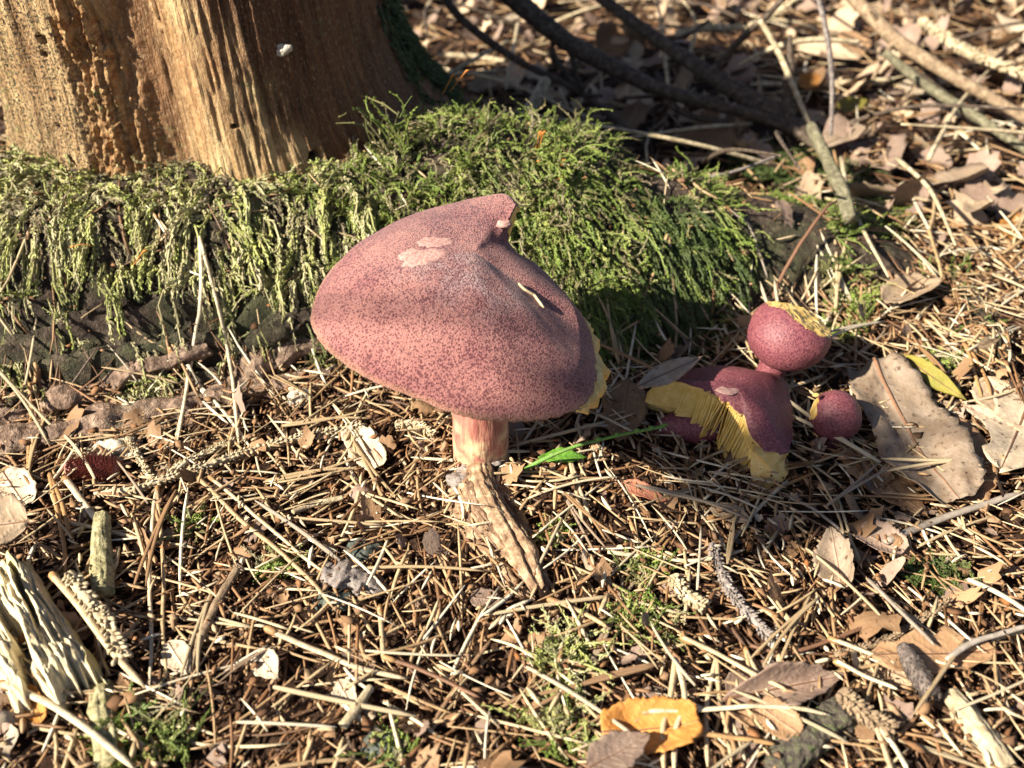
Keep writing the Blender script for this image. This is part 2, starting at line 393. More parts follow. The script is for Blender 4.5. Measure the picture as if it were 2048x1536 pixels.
# ------------------------------------------------------------------ ground (structure)
gx = np.concatenate([np.linspace(-14, -1.6, 14), np.linspace(-1.5, -.62, 30), np.arange(-.6, .85, .004), np.linspace(.9, 2, 30), np.linspace(2.3, 14, 14)])
gy = np.concatenate([np.linspace(-14, -1, 14), np.linspace(-.9, .05, 30), np.arange(.06, 1.3, .004), np.linspace(1.35, 2.6, 30), np.linspace(3, 16, 16)])
X, Y = np.meshgrid(gx, gy)
Z = ground_h(X, Y)
g = part("ground", np.stack([X, Y, Z], -1).reshape(-1, 3), gridfaces(len(gy), len(gx)), M["soil"])
tag(g, "dark brown forest soil under the needle litter", None, None, "structure")

# ------------------------------------------------------------------ the stump: weathered wood, root flare, bare roots, moss
SX, SY = -.152, .505
stump = thing("tree_stump", "weathered barkless tree stump with mossy root flare behind the big mushroom", "tree stump", (SX, SY, 0))
def wood_xyz(ph, z, disp=0.0):
    """ph: angle from the side that faces the big mushroom's front, growing to +x"""
    sn, cs = np.sin(ph), np.cos(ph)
    e = .78
    fl = np.exp(-np.clip(z - .055, 0, 1) / .028)
    a = .086 + .024 * fl * sm(.3, 1.4, ph) + .010 * fl
    b = .093 + .006 * fl
    rx = a * np.sign(sn) * np.abs(sn) ** e + sn * disp
    ry = -b * np.sign(cs) * np.abs(cs) ** e - cs * disp
    gro = np.exp(-((ph - .045 + .3 * (z - .1)) / .12) ** 2) * (.011 + .03 * (z - .06))
    lean = .10 * (z - .06)
    return np.stack([SX + rx - np.sin(ph) * gro - lean * .5, SY + ry + np.cos(ph) * gro, z + 0 * ph], -1)
def make_stump():
    ph = np.concatenate([np.linspace(-PI, -1.9, 24)[:-1], np.linspace(-1.9, 2.2, 560), np.linspace(2.2, PI, 24)[1:-1]])
    zz = np.concatenate([np.linspace(.02, .05, 8)[:-1], np.linspace(.05, .165, 260), np.linspace(.168, .235, 40)])
    PH, ZZ = np.meshgrid(ph, zz)
    arc = PH * .09
    top = ZZ > .2
    d = .0009 * vn(arc / .0035, ZZ / .06, 1.) + .0008 * vn(arc / .0012, ZZ / .022, 2.) + .0005 * vn(arc / .0007, ZZ / .010, 2.5) + .0018 * fbm(arc / .018, ZZ / .05, 3.) + .0003 * vn(arc / .0008, ZZ / .004, 8.)
    # the flake edge beside the groove: the wood of the second lobe stands proud of it
    edge = .15 - 1.2 * (ZZ - .065) + .035 * fbm(ZZ / .012, 3.3 + 0 * ZZ, 0, 3) + .012 * vn(ZZ / .003, 1.0 + 0 * ZZ)
    d = d + .0034 * sm(-.006, .006, PH - edge) * sm(1.1, .3, PH)
    # crumbling rusty strip on the first lobe
    cr = np.exp(-(((PH + .135 + .5 * (ZZ - .10)) / .125) ** 4)) * sm(.136, .120, ZZ + .012 * vn(arc / .006, 1.)) * sm(.055, .07, ZZ)
    cr = np.clip(cr * (1 + .5 * fbm(arc / .01, ZZ / .02, 5.)), 0, 1)
    d = d + cr * (-.0026 + .0046 * np.clip(vn(arc / .0011, ZZ / .016 + 1.2 * vn(arc / .006, ZZ / .02), 6.), -.4, 1) + .0016 * vn(arc / .0007, ZZ / .0025, 7.) + .0012 * vn(arc / .0004, ZZ / .0012, 7.5))
    d = d + .003 * sm(.2, .235, ZZ) * fbm(arc / .006, ZZ / .05, 9.)
    pit = 0 * d
    for p0, z0, r in ((.64, .0690, .0029), (-.34, .1235, .0022), (-.36, .117, .0014), (-.40, .086, .0013), (-.56, .128, .0014), (.30, .088, .0010), (1.0, .095, .0009)):
        q = np.sqrt(((PH - p0) * .085) ** 2 + (ZZ - z0) ** 2) / r
        q = q * (1 + .15 * vn(PH * 60, ZZ * 800))
        k = sm(1.15, .75, q); d = d - .007 * k; pit = np.maximum(pit, sm(1.0, .6, q))
    V = wood_xyz(PH, ZZ, d)
    # ragged broken top
    h = .012 * fbm(PH * 3, 1. + 0 * PH, 0., 4) + .006 * vn(PH * 30, 2 + 0 * PH)
    V[..., 2] += np.where(top, (ZZ - .2) / .035 * h, 0)
    n0, n1 = PH.shape
    speck = sm(-.16, -.26, PH) * sm(-.6, .0, fbm(arc / .02, ZZ / .05, 12.)) * (1 - .7 * cr) + .9 * sm(.15, .5, fbm(arc / .014, ZZ / .03, 15.)) * sm(.9, .4, PH)
    red = sm(.25, .62, PH + 3.5 * (ZZ - .10) + .25 * fbm(arc / .02, ZZ / .03, 20.)) * .95  # reddish wood on the right, darkened to paint in the shade there
    red = np.maximum(red, np.exp(-((PH - .01 + .3 * (ZZ - .1)) / .08) ** 2) * .8)
    algae = sm(.15, .5, fbm(arc / .015, ZZ / .02, 25.)) * .8 * sm(.16, .10, ZZ) + .6 * np.exp(-((PH + .9) / .3) ** 2)
    uv = np.stack([arc, 0 * arc, ZZ], -1)
    C = np.array([[SX - .01, SY, .222]]); inner = V[-1] * .5 + C * .5; inner[:, 2] = .225 + .01 * fbm(ph * 4, 3 + 0 * ph)
    VV = np.concatenate([V.reshape(-1, 3), inner, C])
    F = [gridfaces(n0 + 1, n1, True), np.stack([np.arange(n1) + n0 * n1, (np.arange(n1) + 1) % n1 + n0 * n1, np.full(n1, (n0 + 1) * n1)], -1)]
    pad = lambda A: np.concatenate([A.ravel(), np.zeros(n1 + 1)])
    uvv = np.concatenate([uv.reshape(-1, 3), np.stack([inner[:, 0], inner[:, 1], inner[:, 2] * 0 + .2], -1), C])
    part("wood", VV, F, M["stump_wood"], stump, attrs=dict(speck=pad(np.clip(speck, 0, 1)), red=pad(red), rust=pad(cr), stain_and_shade=pad(np.clip(1.1 * sm(.18, .34, PH) * sm(.95, .7, PH) * sm(.078, .10, ZZ + .012 * fbm(arc / .012, 2., 1.)) + .8 * sm(-.30, -.5, PH) * sm(.0, .5, fbm(arc / .015, ZZ / .04, 40.)) + .7 * np.exp(-((PH - .01) / .07) ** 2), 0, 1)), algae=pad(np.clip(algae, 0, 1)), pit=pad(pit)), uv=uvv,
         label="tan weathered wood with black specks, rusty crumbling strip and beetle holes")
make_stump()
def make_base():
    x = np.arange(-.385, .218, .0016); y = np.arange(.285, .53, .0016)
    Xb, Yb = np.meshgrid(x, y); Zb = base_h(Xb, Yb)
    Zb = np.maximum(Zb, -.012)
    part("root_flare", np.stack([Xb, Yb, Zb], -1).reshape(-1, 3), gridfaces(len(y), len(x)), M["root_bark"], stump, label="dark bark of the spreading root collar")
make_base()
def root_tube(pts, rads, name="root", mat="bare_root", sink=.52, K=150, m=30, seed=0, flat=.85):
    P = np.array([hit(a, b) for a, b in pts]); P = resample(P, K); R = np.interp(np.linspace(0, 1, K), np.linspace(0, 1, len(rads)), rads)
    P[:, 2] = S(P[:, 0], P[:, 1]) + R * (1 - 2 * sink)
    V, F = tubes(P, R[None], m, flat)
    an_ = np.tile(np.arange(m) / m * 2 * PI, K); tt_ = np.repeat(np.linspace(0, 1, K), m)
    nz = 1 + .55 * fbm(V[:, 0] * 90 + seed, V[:, 1] * 90, V[:, 2] * 90, 3) + .20 * vn(np.cos(an_) * 3 + seed, np.sin(an_) * 3, tt_ * 9) + .14 * vn(np.cos(an_) * 8, np.sin(an_) * 8 + seed, tt_ * 22) + .05 * fbm(V[:, 0] * 700, V[:, 1] * 700, V[:, 2] * 700, 2)
    ax = np.repeat(P, m, 0); V = ax + (V - ax) * nz[:, None]
    return part(name, V, F, M[mat], stump)
root_tube([(-60, 905), (120, 880), (300, 835), (430, 800), (530, 735), (660, 690)], [.010, .010, .0085, .0075, .0068, .004], seed=1)
root_tube([(-60, 850), (100, 815), (230, 770), (330, 735), (420, 700)], [.006, .006, .0055, .005, .003], seed=2)
root_tube([(360, 850), (470, 790), (560, 770), (680, 745)], [.005, .007, .006, .003], seed=3)
root_tube([(480, 705), (560, 660), (640, 625)], [.004, .007, .004], seed=4, mat="root_bark")

# moss: creeping shoots that drape downhill
def shoot_mesh(P, rad, nleaf=3, lw=.55, ll=1.6, seed=0, core=True):
    """P (n,K,3) spines; every node bears scale-like leaflets"""
    r = np.random.default_rng(seed); n, K, _ = P.shape
    T = unit(np.gradient(P, axis=1)); A = unit(np.cross(T, np.array([.3, .5, .8]) + 0 * T)); B = np.cross(A, T)
    tip = np.linspace(0, 1, K)
    R = rad[:, None] * (1 - .75 * tip[None] ** 2.5) * .42
    VV, FF, TT, RR = [], [], [], []
    rn = r.random(n); off = 0
    if core:
        V, F = tubes(P, R, 4, caps=False)
        VV.append(V); FF.append(F[0]); TT.append(np.repeat(np.broadcast_to(tip * .6, (n, K)).ravel(), 4)); RR.append(np.repeat(rn, K * 4)); off += len(V)
    for j in range(nleaf):
        an = 2 * PI * j / nleaf + np.arange(K)[None] * 1.1 + r.random((n, 1)) * 6
        D = A * np.cos(an)[..., None] + B * np.sin(an)[..., None]; W = np.cross(T, D)
        L = (rad[:, None] * (1 - .45 * tip[None] ** 2) * r.uniform(.8, 1.25, (n, K)))[..., None]
        b = P + D * L * .2
        v = np.stack([b - W * L * lw, b + T * L * ll * .55 + D * L * .75, b + W * L * lw, b + T * L * ll + D * L * .55], 2)
        VV.append(v.reshape(-1, 3)); q = np.arange(n * K * 4).reshape(-1, 4) + off
        FF.append(np.concatenate([q[:, [0, 1, 3]], q[:, [1, 2, 3]]])); off += n * K * 4
        t = np.broadcast_to(.35 + .65 * tip, (n, K)); TT.append(np.repeat(t.ravel(), 4)); RR.append(np.repeat(rn, K * 4))
    quads = [f for f in FF if f.shape[1] == 4]; tris = [f for f in FF if f.shape[1] == 3]
    F = quads + ([np.concatenate(tris)] if tris else [])
    return np.concatenate(VV), F, dict(tip=np.concatenate(TT), rnd=np.concatenate(RR))
def surf_shoots(x, y, length, K=9, wander=.5, lift=.003, down=1.0, seed=0, tipup=0.0):
    r = np.random.default_rng(seed); n = len(x)
    P = np.zeros((n, K, 3)); d = r.normal(size=(n, 2)); d = unit(d); px, py = x.copy(), y.copy()
    li = lift * r.uniform(.3, 1.6, n); st = length / (K - 1)
    for k in range(K):
        z = S(px, py); gxx, gyy = grad(px, py); nz = 1 / np.sqrt(1 + gxx ** 2 + gyy ** 2)
        u = k / (K - 1); up = li * (.15 + 1.6 * u * (1 - .45 * u)) + tipup * u * u * length
        P[:, k, 0] = px - gxx * nz * up; P[:, k, 1] = py - gyy * nz * up; P[:, k, 2] = z + nz * up
        g2 = np.stack([-gxx, -gyy], -1) * down; d = unit(d * (wander + .15) + g2 + .35 * r.normal(size=(n, 2)) * wander)
        stepl = st * nz; px = px + d[:, 0] * np.maximum(stepl, .3 * st); py = py + d[:, 1] * np.maximum(stepl, .3 * st)
    return P
def scatter(n, x0, x1, y0, y1, dens, seed):
    r = np.random.default_rng(seed); xs, ys = [], []
    tot = 0
    while tot < n:
        x, y = r.uniform(x0, x1, n * 3), r.uniform(y0, y1, n * 3); gxx, gyy = grad(x, y)
        k = r.random(n * 3) < dens(x, y) * np.sqrt(1 + gxx ** 2 + gyy ** 2) / 3
        xs.append(x[k]); ys.append(y[k]); tot += k.sum()
        if len(xs) > 40: break
    return np.concatenate(xs)[:n], np.concatenate(ys)[:n]
def svalue(x, y):
    yc, yf = np.interp(x, TX, CY), np.interp(x, TX, FY); return (yc - y) / (yc - yf)
def d_left(x, y):
    s = svalue(x, y); nz = fbm(x * 60, y * 60, 31., 3)
    return sm(.80, .45, s + .35 * nz + .10 * sm(-.13, -.2, x)) * sm(-.05, -.095, x) * np.clip(.35 + 1.5 * nz + .45, .04, 1)
def d_mid(x, y):
    s = svalue(x, y); nz = fbm(x * 50, y * 50, 33., 3)
    return sm(-.105, -.06, x) * sm(.072, .045, x + .02 * nz) * sm(1.05, .75, s) * np.clip(.6 + 1.7 * nz, .02, 1) * (y < .50)
def d_right(x, y):
    nz = fbm(x * 50, y * 50, 37., 3)
    return sm(.07, .10, x) * np.clip(nz * 2.2 - .1, 0, 1) * (y < .50)
rr = np.random.default_rng(5)
def clumped(nc, per, spread, x0, x1, y0, y1, dens, seed):
    """clump centres on the roots, then shoots round each; returns x, y, clump index"""
    r = np.random.default_rng(seed); cx, cy = scatter(nc, x0, x1, y0, y1, dens, seed)
    k = np.repeat(np.arange(len(cx)), r.poisson(per, len(cx)))
    return cx[k] + r.normal(size=len(k)) * spread, cy[k] + r.normal(size=len(k)) * spread * .7, k
def moss_coat(nc, per, spread, box, dens, Lr, Rr, wander, lift, down, tipup, mat, label, seed, K=9):
    x, y, k = clumped(nc, per, spread, *box, dens, seed); r = np.random.default_rng(seed + 50)
    cl = np.exp(r.normal(size=nc + 1) * .35)[k]; L = r.uniform(*Lr, len(x)) * cl; li = lift * np.exp(r.normal(size=nc + 1) * .5)[k]
    P = surf_shoots(x, y, L, K, wander, li, down, seed + 1, tipup)
    V, F, A = shoot_mesh(P, r.uniform(*Rr, len(x)), 3, seed=seed + 2)
    cr_ = r.random(nc + 1)[k]; own = np.clip(cr_ + .22 * r.normal(size=len(x)), 0, 1); A["rnd"] = np.concatenate([np.repeat(own, K * 4)] * 4)
    part("moss", V, F, M[mat], stump, kind="stuff", attrs=A, label=label, smooth=False)
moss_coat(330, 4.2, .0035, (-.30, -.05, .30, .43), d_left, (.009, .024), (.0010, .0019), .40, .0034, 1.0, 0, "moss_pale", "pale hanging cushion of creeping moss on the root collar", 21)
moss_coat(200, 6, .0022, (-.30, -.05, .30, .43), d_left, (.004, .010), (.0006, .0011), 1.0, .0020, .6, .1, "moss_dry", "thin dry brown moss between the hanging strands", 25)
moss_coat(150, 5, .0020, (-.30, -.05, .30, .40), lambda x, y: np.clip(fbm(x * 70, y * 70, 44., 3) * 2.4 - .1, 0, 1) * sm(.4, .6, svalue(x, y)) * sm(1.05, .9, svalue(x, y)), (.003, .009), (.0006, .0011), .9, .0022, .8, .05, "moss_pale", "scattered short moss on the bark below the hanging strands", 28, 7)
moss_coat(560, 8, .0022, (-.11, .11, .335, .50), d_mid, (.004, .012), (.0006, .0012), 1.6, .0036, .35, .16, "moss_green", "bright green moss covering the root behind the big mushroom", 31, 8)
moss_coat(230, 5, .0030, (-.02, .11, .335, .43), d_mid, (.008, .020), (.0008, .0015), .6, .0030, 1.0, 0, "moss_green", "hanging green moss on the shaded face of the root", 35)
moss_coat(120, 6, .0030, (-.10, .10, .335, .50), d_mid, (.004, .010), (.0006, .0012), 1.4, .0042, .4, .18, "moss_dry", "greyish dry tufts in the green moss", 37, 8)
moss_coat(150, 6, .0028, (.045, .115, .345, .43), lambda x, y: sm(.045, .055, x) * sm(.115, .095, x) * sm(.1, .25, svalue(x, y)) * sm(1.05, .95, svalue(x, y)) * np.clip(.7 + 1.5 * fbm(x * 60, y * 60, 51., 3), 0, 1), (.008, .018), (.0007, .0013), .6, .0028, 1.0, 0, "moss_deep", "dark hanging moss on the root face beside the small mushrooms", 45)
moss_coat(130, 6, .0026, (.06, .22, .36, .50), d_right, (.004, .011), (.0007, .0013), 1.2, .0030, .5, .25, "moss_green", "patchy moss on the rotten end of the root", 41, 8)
# moss on the shaded flank of the wood
n = 900
ph = rr.uniform(1.45, 2.3, n); z0 = rr.uniform(.055, .21, n); ph = np.maximum(ph, 1.6 - 1.4 * (z0 - .06) * 1.2 + .1 * rr.normal(size=n))
K = 7; Pm = np.zeros((n, K, 3)); L = rr.uniform(.006, .014, n); wz = rr.normal(size=n) * .25
for k in range(K):
    u = k / (K - 1); a_ = ph + wz * u * .3
    Pm[:, k] = wood_xyz(a_, z0 - L * u * .75, .0015 + .006 * u * L / .014)
V, F, A = shoot_mesh(Pm, rr.uniform(.0009, .0016, n), 3, seed=12)
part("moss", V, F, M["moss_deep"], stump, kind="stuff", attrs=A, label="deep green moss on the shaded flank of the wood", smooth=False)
# moss fruiting stalks
for i, (a, b, c, e, yy) in enumerate([(1062, 308, 1080, 262, .43), (1068, 305, 1088, 262, .43), (1075, 300, 1082, 265, .432), (1048, 334, 1077, 322, .42), (1100, 302, 1122, 294, .43), (1113, 336, 1127, 320, .42), (1098, 362, 1126, 353, .415), (945, 252, 962, 232, .45), (885, 175, 905, 150, .46), (900, 170, 935, 140, .46), (180, 480, 140, 495, .37), (255, 530, 290, 500, .37), (180, 560, 200, 590, .365)]):
    p0, p1 = at_y(a, b, yy), at_y(c, e, yy - .002); p0[2] -= .003
    mid = (p0 + p1) / 2 + np.array([.0008, 0, .0012]); P = resample(np.array([p0, mid, p1, p1 + np.array([.0008, 0, .0001])]), 9)
    R = np.array([.00022] * 6 + [.0003, .0006, .0003])
    V, F = tubes(P, R, 5); part("moss_seta", V, F, M["seta"], stump)

#%%STUMPEND

# ------------------------------------------------------------------ mushrooms
def pinterp(th, keys, vals):
    """smooth periodic interpolation in degrees"""
    k = np.array(keys, float); v = np.array(vals, float); o = np.argsort(k); k, v = k[o], v[o]
    k = np.concatenate([k - 360, k, k + 360]); v = np.concatenate([v, v, v])
    t = np.degrees(th) % 360
    i = np.clip(np.searchsorted(k, t, 'right') - 1, 1, len(k) - 3)
    u = (t - k[i]) / (k[i + 1] - k[i])
    def sl(j): return (v[j + 1] - v[j - 1]) / (k[j + 1] - k[j - 1])
    h = k[i + 1] - k[i]; m0, m1 = sl(i) * h, sl(i + 1) * h
    return (2 * u ** 3 - 3 * u ** 2 + 1) * v[i] + (u ** 3 - 2 * u ** 2 + u) * m0 + (-2 * u ** 3 + 3 * u ** 2) * v[i + 1] + (u ** 3 - u ** 2) * m1
def build_cap(parent, surf, thick, nth, nr, skin, fr=None, gills=0, gdepth=.006, attrs=None, gname=True, gr0=.2, raggedness=.0, torn=None, gfull=False):
    th = np.arange(nth) / nth * 2 * PI; r = np.linspace(0.004, 1, nr)
    R, TH = np.meshgrid(r, th, indexing='ij'); RF = R * (fr(th)[None] if fr is not None else 1)
    top = surf(RF, TH)
    tk = thick(R, RF, TH); bot = top.copy(); bot[..., 2] -= tk
    cen = bot[0].mean(0)
    inward = (cen - bot); inward[..., 2] = 0; bot = bot + unit(inward) * (tk * .25 * R ** 3)[..., None]
    if torn is not None: bot = bot + unit(inward) * (.0048 * R ** 10 * (1 - torn(TH)))[..., None]
    at = {k: f(RF, TH).ravel() for k, f in (attrs or {}).items()}
    skin_v, nrs = top, nr
    if torn is not None:
        tm_ = torn(th)[:, None]; inn = unit(np.concatenate([(cen - top[-1])[:, :2], np.zeros((nth, 1))], 1))
        r1 = top[-1] + (inn * .0007 + np.array([0, 0, -.0010])) * (1 - tm_); r2 = top[-1] + (inn * .0026 + np.array([0, 0, -.0012])) * (1 - tm_)
        skin_v = np.concatenate([top, r1[None], r2[None]]); nrs = nr + 2
        at = {k: np.concatenate([v, v[-nth:], v[-nth:]]) for k, v in at.items()}
    cap = part("cap", skin_v.reshape(-1, 3), [gridfaces(nrs, nth, True), np.arange(nth)[::-1][None]], skin, parent, attrs=at)
    # flesh: torn or cut margin and the underside
    w = np.concatenate([top[-1], top[-1] * .5 + bot[-1] * .5, bot[-1]])
    jj = rng.normal(size=(nth, 3)) * raggedness
    if torn is not None:
        tm_ = torn(th)[:, None]; jj = jj * tm_; inn = unit(np.concatenate([(cen - top[-1])[:, :2], np.zeros((nth, 1))], 1)); w[:nth] += (inn * .0024 + np.array([0, 0, -.0006])) * (1 - tm_); w[nth:2 * nth] += inn * .003 * (1 - tm_); w[2 * nth:] += inn * .004 * (1 - tm_)
    w[nth:2 * nth] += jj
    Vf = np.concatenate([w, bot.reshape(-1, 3)])
    F = [gridfaces(3, nth, True)[:, ::-1], gridfaces(nr, nth, True, 3 * nth)[:, ::-1]]
    part("flesh", Vf, F, M["flesh"], parent)
    if gills:
        tg = np.arange(gills) / gills * 2 * PI; kk = np.linspace(gr0, .985 if torn is None else .90, 12)
        RG, TG = np.meshgrid(kk, tg, indexing='ij'); RGF = RG * (fr(tg)[None] if fr is not None else 1)
        gt = surf(RGF, TG); gt[..., 2] -= thick(RG, RGF, TG) - .0006
        shape = np.sin(np.clip((RG - gr0) / (1 - gr0), 0, 1) * PI * (.55 if gfull else .93) + .12) ** .6
        shortg = np.where(np.arange(gills) % 2 == 0, 1.0, .75)[None] * (1 + (.25 if gfull else .12) * rng.normal(size=(1, gills)))
        gb = gt.copy(); gb[..., 2] -= gdepth * shape * shortg
        c = gt.mean((0, 1)); tang = np.stack([-np.sin(TG), np.cos(TG), 0 * TG], -1) * .00028
        V = np.stack([gt - tang, gt + tang, gb + tang * .3, gb - tang * .3], 2)            # kk, gills, 4
        n1 = gills; idx = np.arange(12 * n1 * 4).reshape(12, n1, 4)
        a, b = idx[:-1], idx[1:]
        Q = [np.stack([a[..., i], b[..., i], b[..., (i + 1) % 4], a[..., (i + 1) % 4]], -1).reshape(-1, 4) for i in (0, 1, 2, 3)]
        Q.append(idx[-1].reshape(-1, 4)); Q.append(idx[0].reshape(-1, 4)[:, ::-1])
        part("gills", V.reshape(-1, 3), [np.concatenate(Q)], M["gill"], parent, kind="stuff", smooth=False)
    return cap, top
def stipe(parent, pts, rads, mat="stipe", name="stipe", m=36, K=50, rough=.08, low=None, seed=0):
    P = resample(np.array(pts), K); R = np.interp(np.linspace(0, 1, K), np.linspace(0, 1, len(rads)), rads)
    V, F = tubes(P, R[None], m, ref=(.1, .97, .1))
    ax = np.repeat(P, m, 0); nz = 1 + rough * fbm(V[:, 0] * 150 + seed, V[:, 1] * 150, V[:, 2] * 60, 3) + rough * .35 * vn(V[:, 0] * 900, V[:, 1] * 900, V[:, 2] * 120)
    lowv = np.zeros(len(V)) if low is None else low(np.repeat(np.linspace(0, 1, K), m), V)
    return part(name, ax + (V - ax) * nz[:, None], F, M[mat], parent, attrs=dict(low=lowv))

# the big one
AP = np.array([-.0125, .297, .0925])
TK = [0, 18, 40, 62, 85, 115, 145, 180, 205, 230, 252, 275, 300, 322, 342]
RIM = np.array([[.0280, .2835, .0655], [.0255, .2955, .0710], [.0170, .3095, .0752], [.0060, .324, .0785], [-.0030, .3380, .0890], [-.034, .337, .0865], [-.060, .318, .0815], [-.0690, .294, .0770],
                [-.0630, .2745, .0755], [-.0470, .2590, .0730], [-.0235, .2490, .0700], [-.003, .245, .0675], [.0140, .2490, .0645], [.0240, .2575, .0650], [.0280, .2690, .0650]])
def big_surf(R, TH):
    rim = np.stack([pinterp(TH, TK, RIM[:, i]) for i in range(3)], -1)
    f = np.where(R < 1, R, 1 + (R - 1))
    P = AP + (rim - AP) * R[..., None]
    dz = (rim[..., 2] - AP[2])
    P[..., 2] = AP[2] + dz * np.clip(f, 0, 2) ** (1.55 - .38 * np.clip(np.cos(TH + .15), 0, 1))
    P[..., 2] += .0060 * np.sin(PI * np.clip(R, 0, 1)) * (.6 + .5 * np.cos(TH - PI))            # convex shoulders
    P[..., 2] -= .0030 * sm(.86, 1.0, R)                                                        # inrolled margin
    P[..., 2] += .0016 * np.exp(-(R / .16) ** 2)                                                # umbo
    P[..., 2] += .0010 * fbm(P[..., 0] * 60, P[..., 1] * 60, 50., 3) + .0008 * np.sin(TH * 5 + 1) * R ** 3
    # the lip behind stands up
    dg = np.degrees(TH) % 360
    P[..., 2] += .0135 * sm(64, 69, dg) * np.exp(-np.clip(dg - 69, 0, 400) / 24) * sm(.40, 1, R)
    return P
def big_fr(th):
    d = np.degrees(th) % 360
    notch = sm(50, 54, d) * sm(71, 67, d)
    f = 1 - notch * .34
    f = f + .012 * vn(d / 3.1, 2.) * (sm(300, 320, d) + sm(80, 60, d)) + .004 * vn(d / 1.1, 5.)
    return f
mb = hit(968, 930)
big = thing("mushroom", "large plum-red mushroom with a broad finely scaled cap on a thick stem", "mushroom", (mb[0], mb[1], mb[2]))
cap, _ = build_cap(big, big_surf, lambda R, RF, T: .0008 + .0100 * (1 - R ** 3), 420, 110, M["cap_skin"], big_fr, 110, .006, gr0=.25, raggedness=.0003, torn=lambda t: np.maximum(sm(300, 318, np.degrees(t) % 360), sm(85, 70, np.degrees(t) % 360)),
    attrs=dict(mid=lambda R, T: sm(.75, .1, R), grey=lambda R, T: np.exp(-(((R - .22) / .28) ** 2)) * sm(-.2, .5, np.cos(T - 4.9)) * 1.2, rim=lambda R, T: sm(.965, 1.0, R)))
cap["label"] = "broad plum-red cap covered in tiny dark scales"
stipe(big, [mb + np.array([-.002, .004, -.012]), mb + np.array([-.001, .003, .004]), np.array([mb[0] - .001, mb[1] + .002, .03]), np.array([-.0115, .298, .080])], [.0108, .0106, .0096, .0100],
      low=lambda t, V: sm(.46, .25, t + .12 * vn(V[:, 0] * 300, V[:, 1] * 300, V[:, 2] * 200)))
# yellow torn flesh that stands out past the skin on the broken side
def torn_strip():
    d = np.linspace(-46, 26, 90); th = np.radians(d)
    e = big_surf(np.ones(90) * big_fr(th), th); s = np.sin(np.clip((d + 46) / 72, 0, 1) * PI) ** .6
    out = np.stack([np.cos(th), np.sin(th) * .6, 0 * th], -1)
    w = s * np.clip(.0028 + .0022 * vn(d / 6.0, 3.) + .0012 * vn(d / 1.6, 4.), .0003, 1)
    dz = lambda a, k: np.stack([0 * d, 0 * d, -a * s - .0008 + k * vn(d / 2.2, 9. + a * 900)], -1)
    rows = [e + np.array([0, 0, -.0006]) - out * .0015, e + out * (w * .5)[:, None] + dz(.0008, .0004), e + out * w[:, None] + dz(.0034, .0008), e + out * (w * .8)[:, None] + dz(.0060, .001), e - out * .002 + dz(.0070, .0)]
    part("torn_edge", np.concatenate(rows), gridfaces(5, 90)[:, ::-1], M["flesh"], big, label="yellow torn flesh along the broken cap edge")
torn_strip()
def drape(cx, cy, rx, ry, rot, name, mat, lift=.00035, lob=.35, seed=0):
    """a thin patch lying on the big cap, (cx,cy) in the cap's plan"""
    nt, nr_ = 40, 8; t = np.arange(nt) / nt * 2 * PI; q = np.linspace(.02, 1, nr_)
    Q, T = np.meshgrid(q, t, indexing='ij'); k = Q * (1 + lob * (vn(np.cos(T) * 1.6 + seed, np.sin(T) * 1.6, 4.) + .5 * vn(np.cos(T) * 6 + seed, np.sin(T) * 6, 4.)))
    u, v = k * rx * np.cos(T), k * ry * np.sin(T)
    xx, yy = cx + u * math.cos(rot) - v * math.sin(rot), cy + u * math.sin(rot) + v * math.cos(rot)
    # find height on the cap by inverting its plan
    TH = np.arctan2(yy - AP[1], xx - AP[0]); R = np.full_like(TH, .4)
    for _ in range(12):
        p = big_surf(R, TH); R = R * np.hypot(xx - AP[0], yy - AP[1]) / np.maximum(np.hypot(p[..., 0] - AP[0], p[..., 1] - AP[1]), 1e-6)
        TH = TH + .8 * (np.arctan2(yy - AP[1], xx - AP[0]) - np.arctan2(p[..., 1] - AP[1], p[..., 0] - AP[0]))
    p = big_surf(R, TH); p[..., 2] += lift * np.sqrt(np.clip(1 - Q ** 6, 0, 1)) - .0001
    return part(name, p.reshape(-1, 3), [gridfaces(nr_, nt, True), np.arange(nt)[::-1][None]], M[mat], big)
def cap_xy(px, py):
    """plan point of the big cap's skin under a pixel of the photograph"""
    th = np.arange(720) / 720 * 2 * PI; R, T = np.meshgrid(np.linspace(.01, 1, 120), th, indexing='ij'); P = big_surf(R, T)
    d = P - np.array([0, 0, CAMZ]); dep = d @ _F; u = d[..., 0] / dep * 2048 + 1024; v = 768 - (d @ _U) / dep * 2048
    e = (u - px) ** 2 + (v - py) ** 2; e = e + 1e5 * (P[..., 2] < .05)
    k = np.unravel_index(np.argmin(e), e.shape); return P[k]
for (a, b, rx, ry, ro, sd) in ((845, 512, .0078, .0042, .55, 1), (862, 482, .0062, .0036, .35, 2), (815, 508, .0040, .0026, .5, 3)):
    q = cap_xy(a, b); drape(q[0], q[1], rx, ry, ro, "scar", "scar", seed=sd, lift=.00012 + .00008 * sd)
q = cap_xy(985, 452)
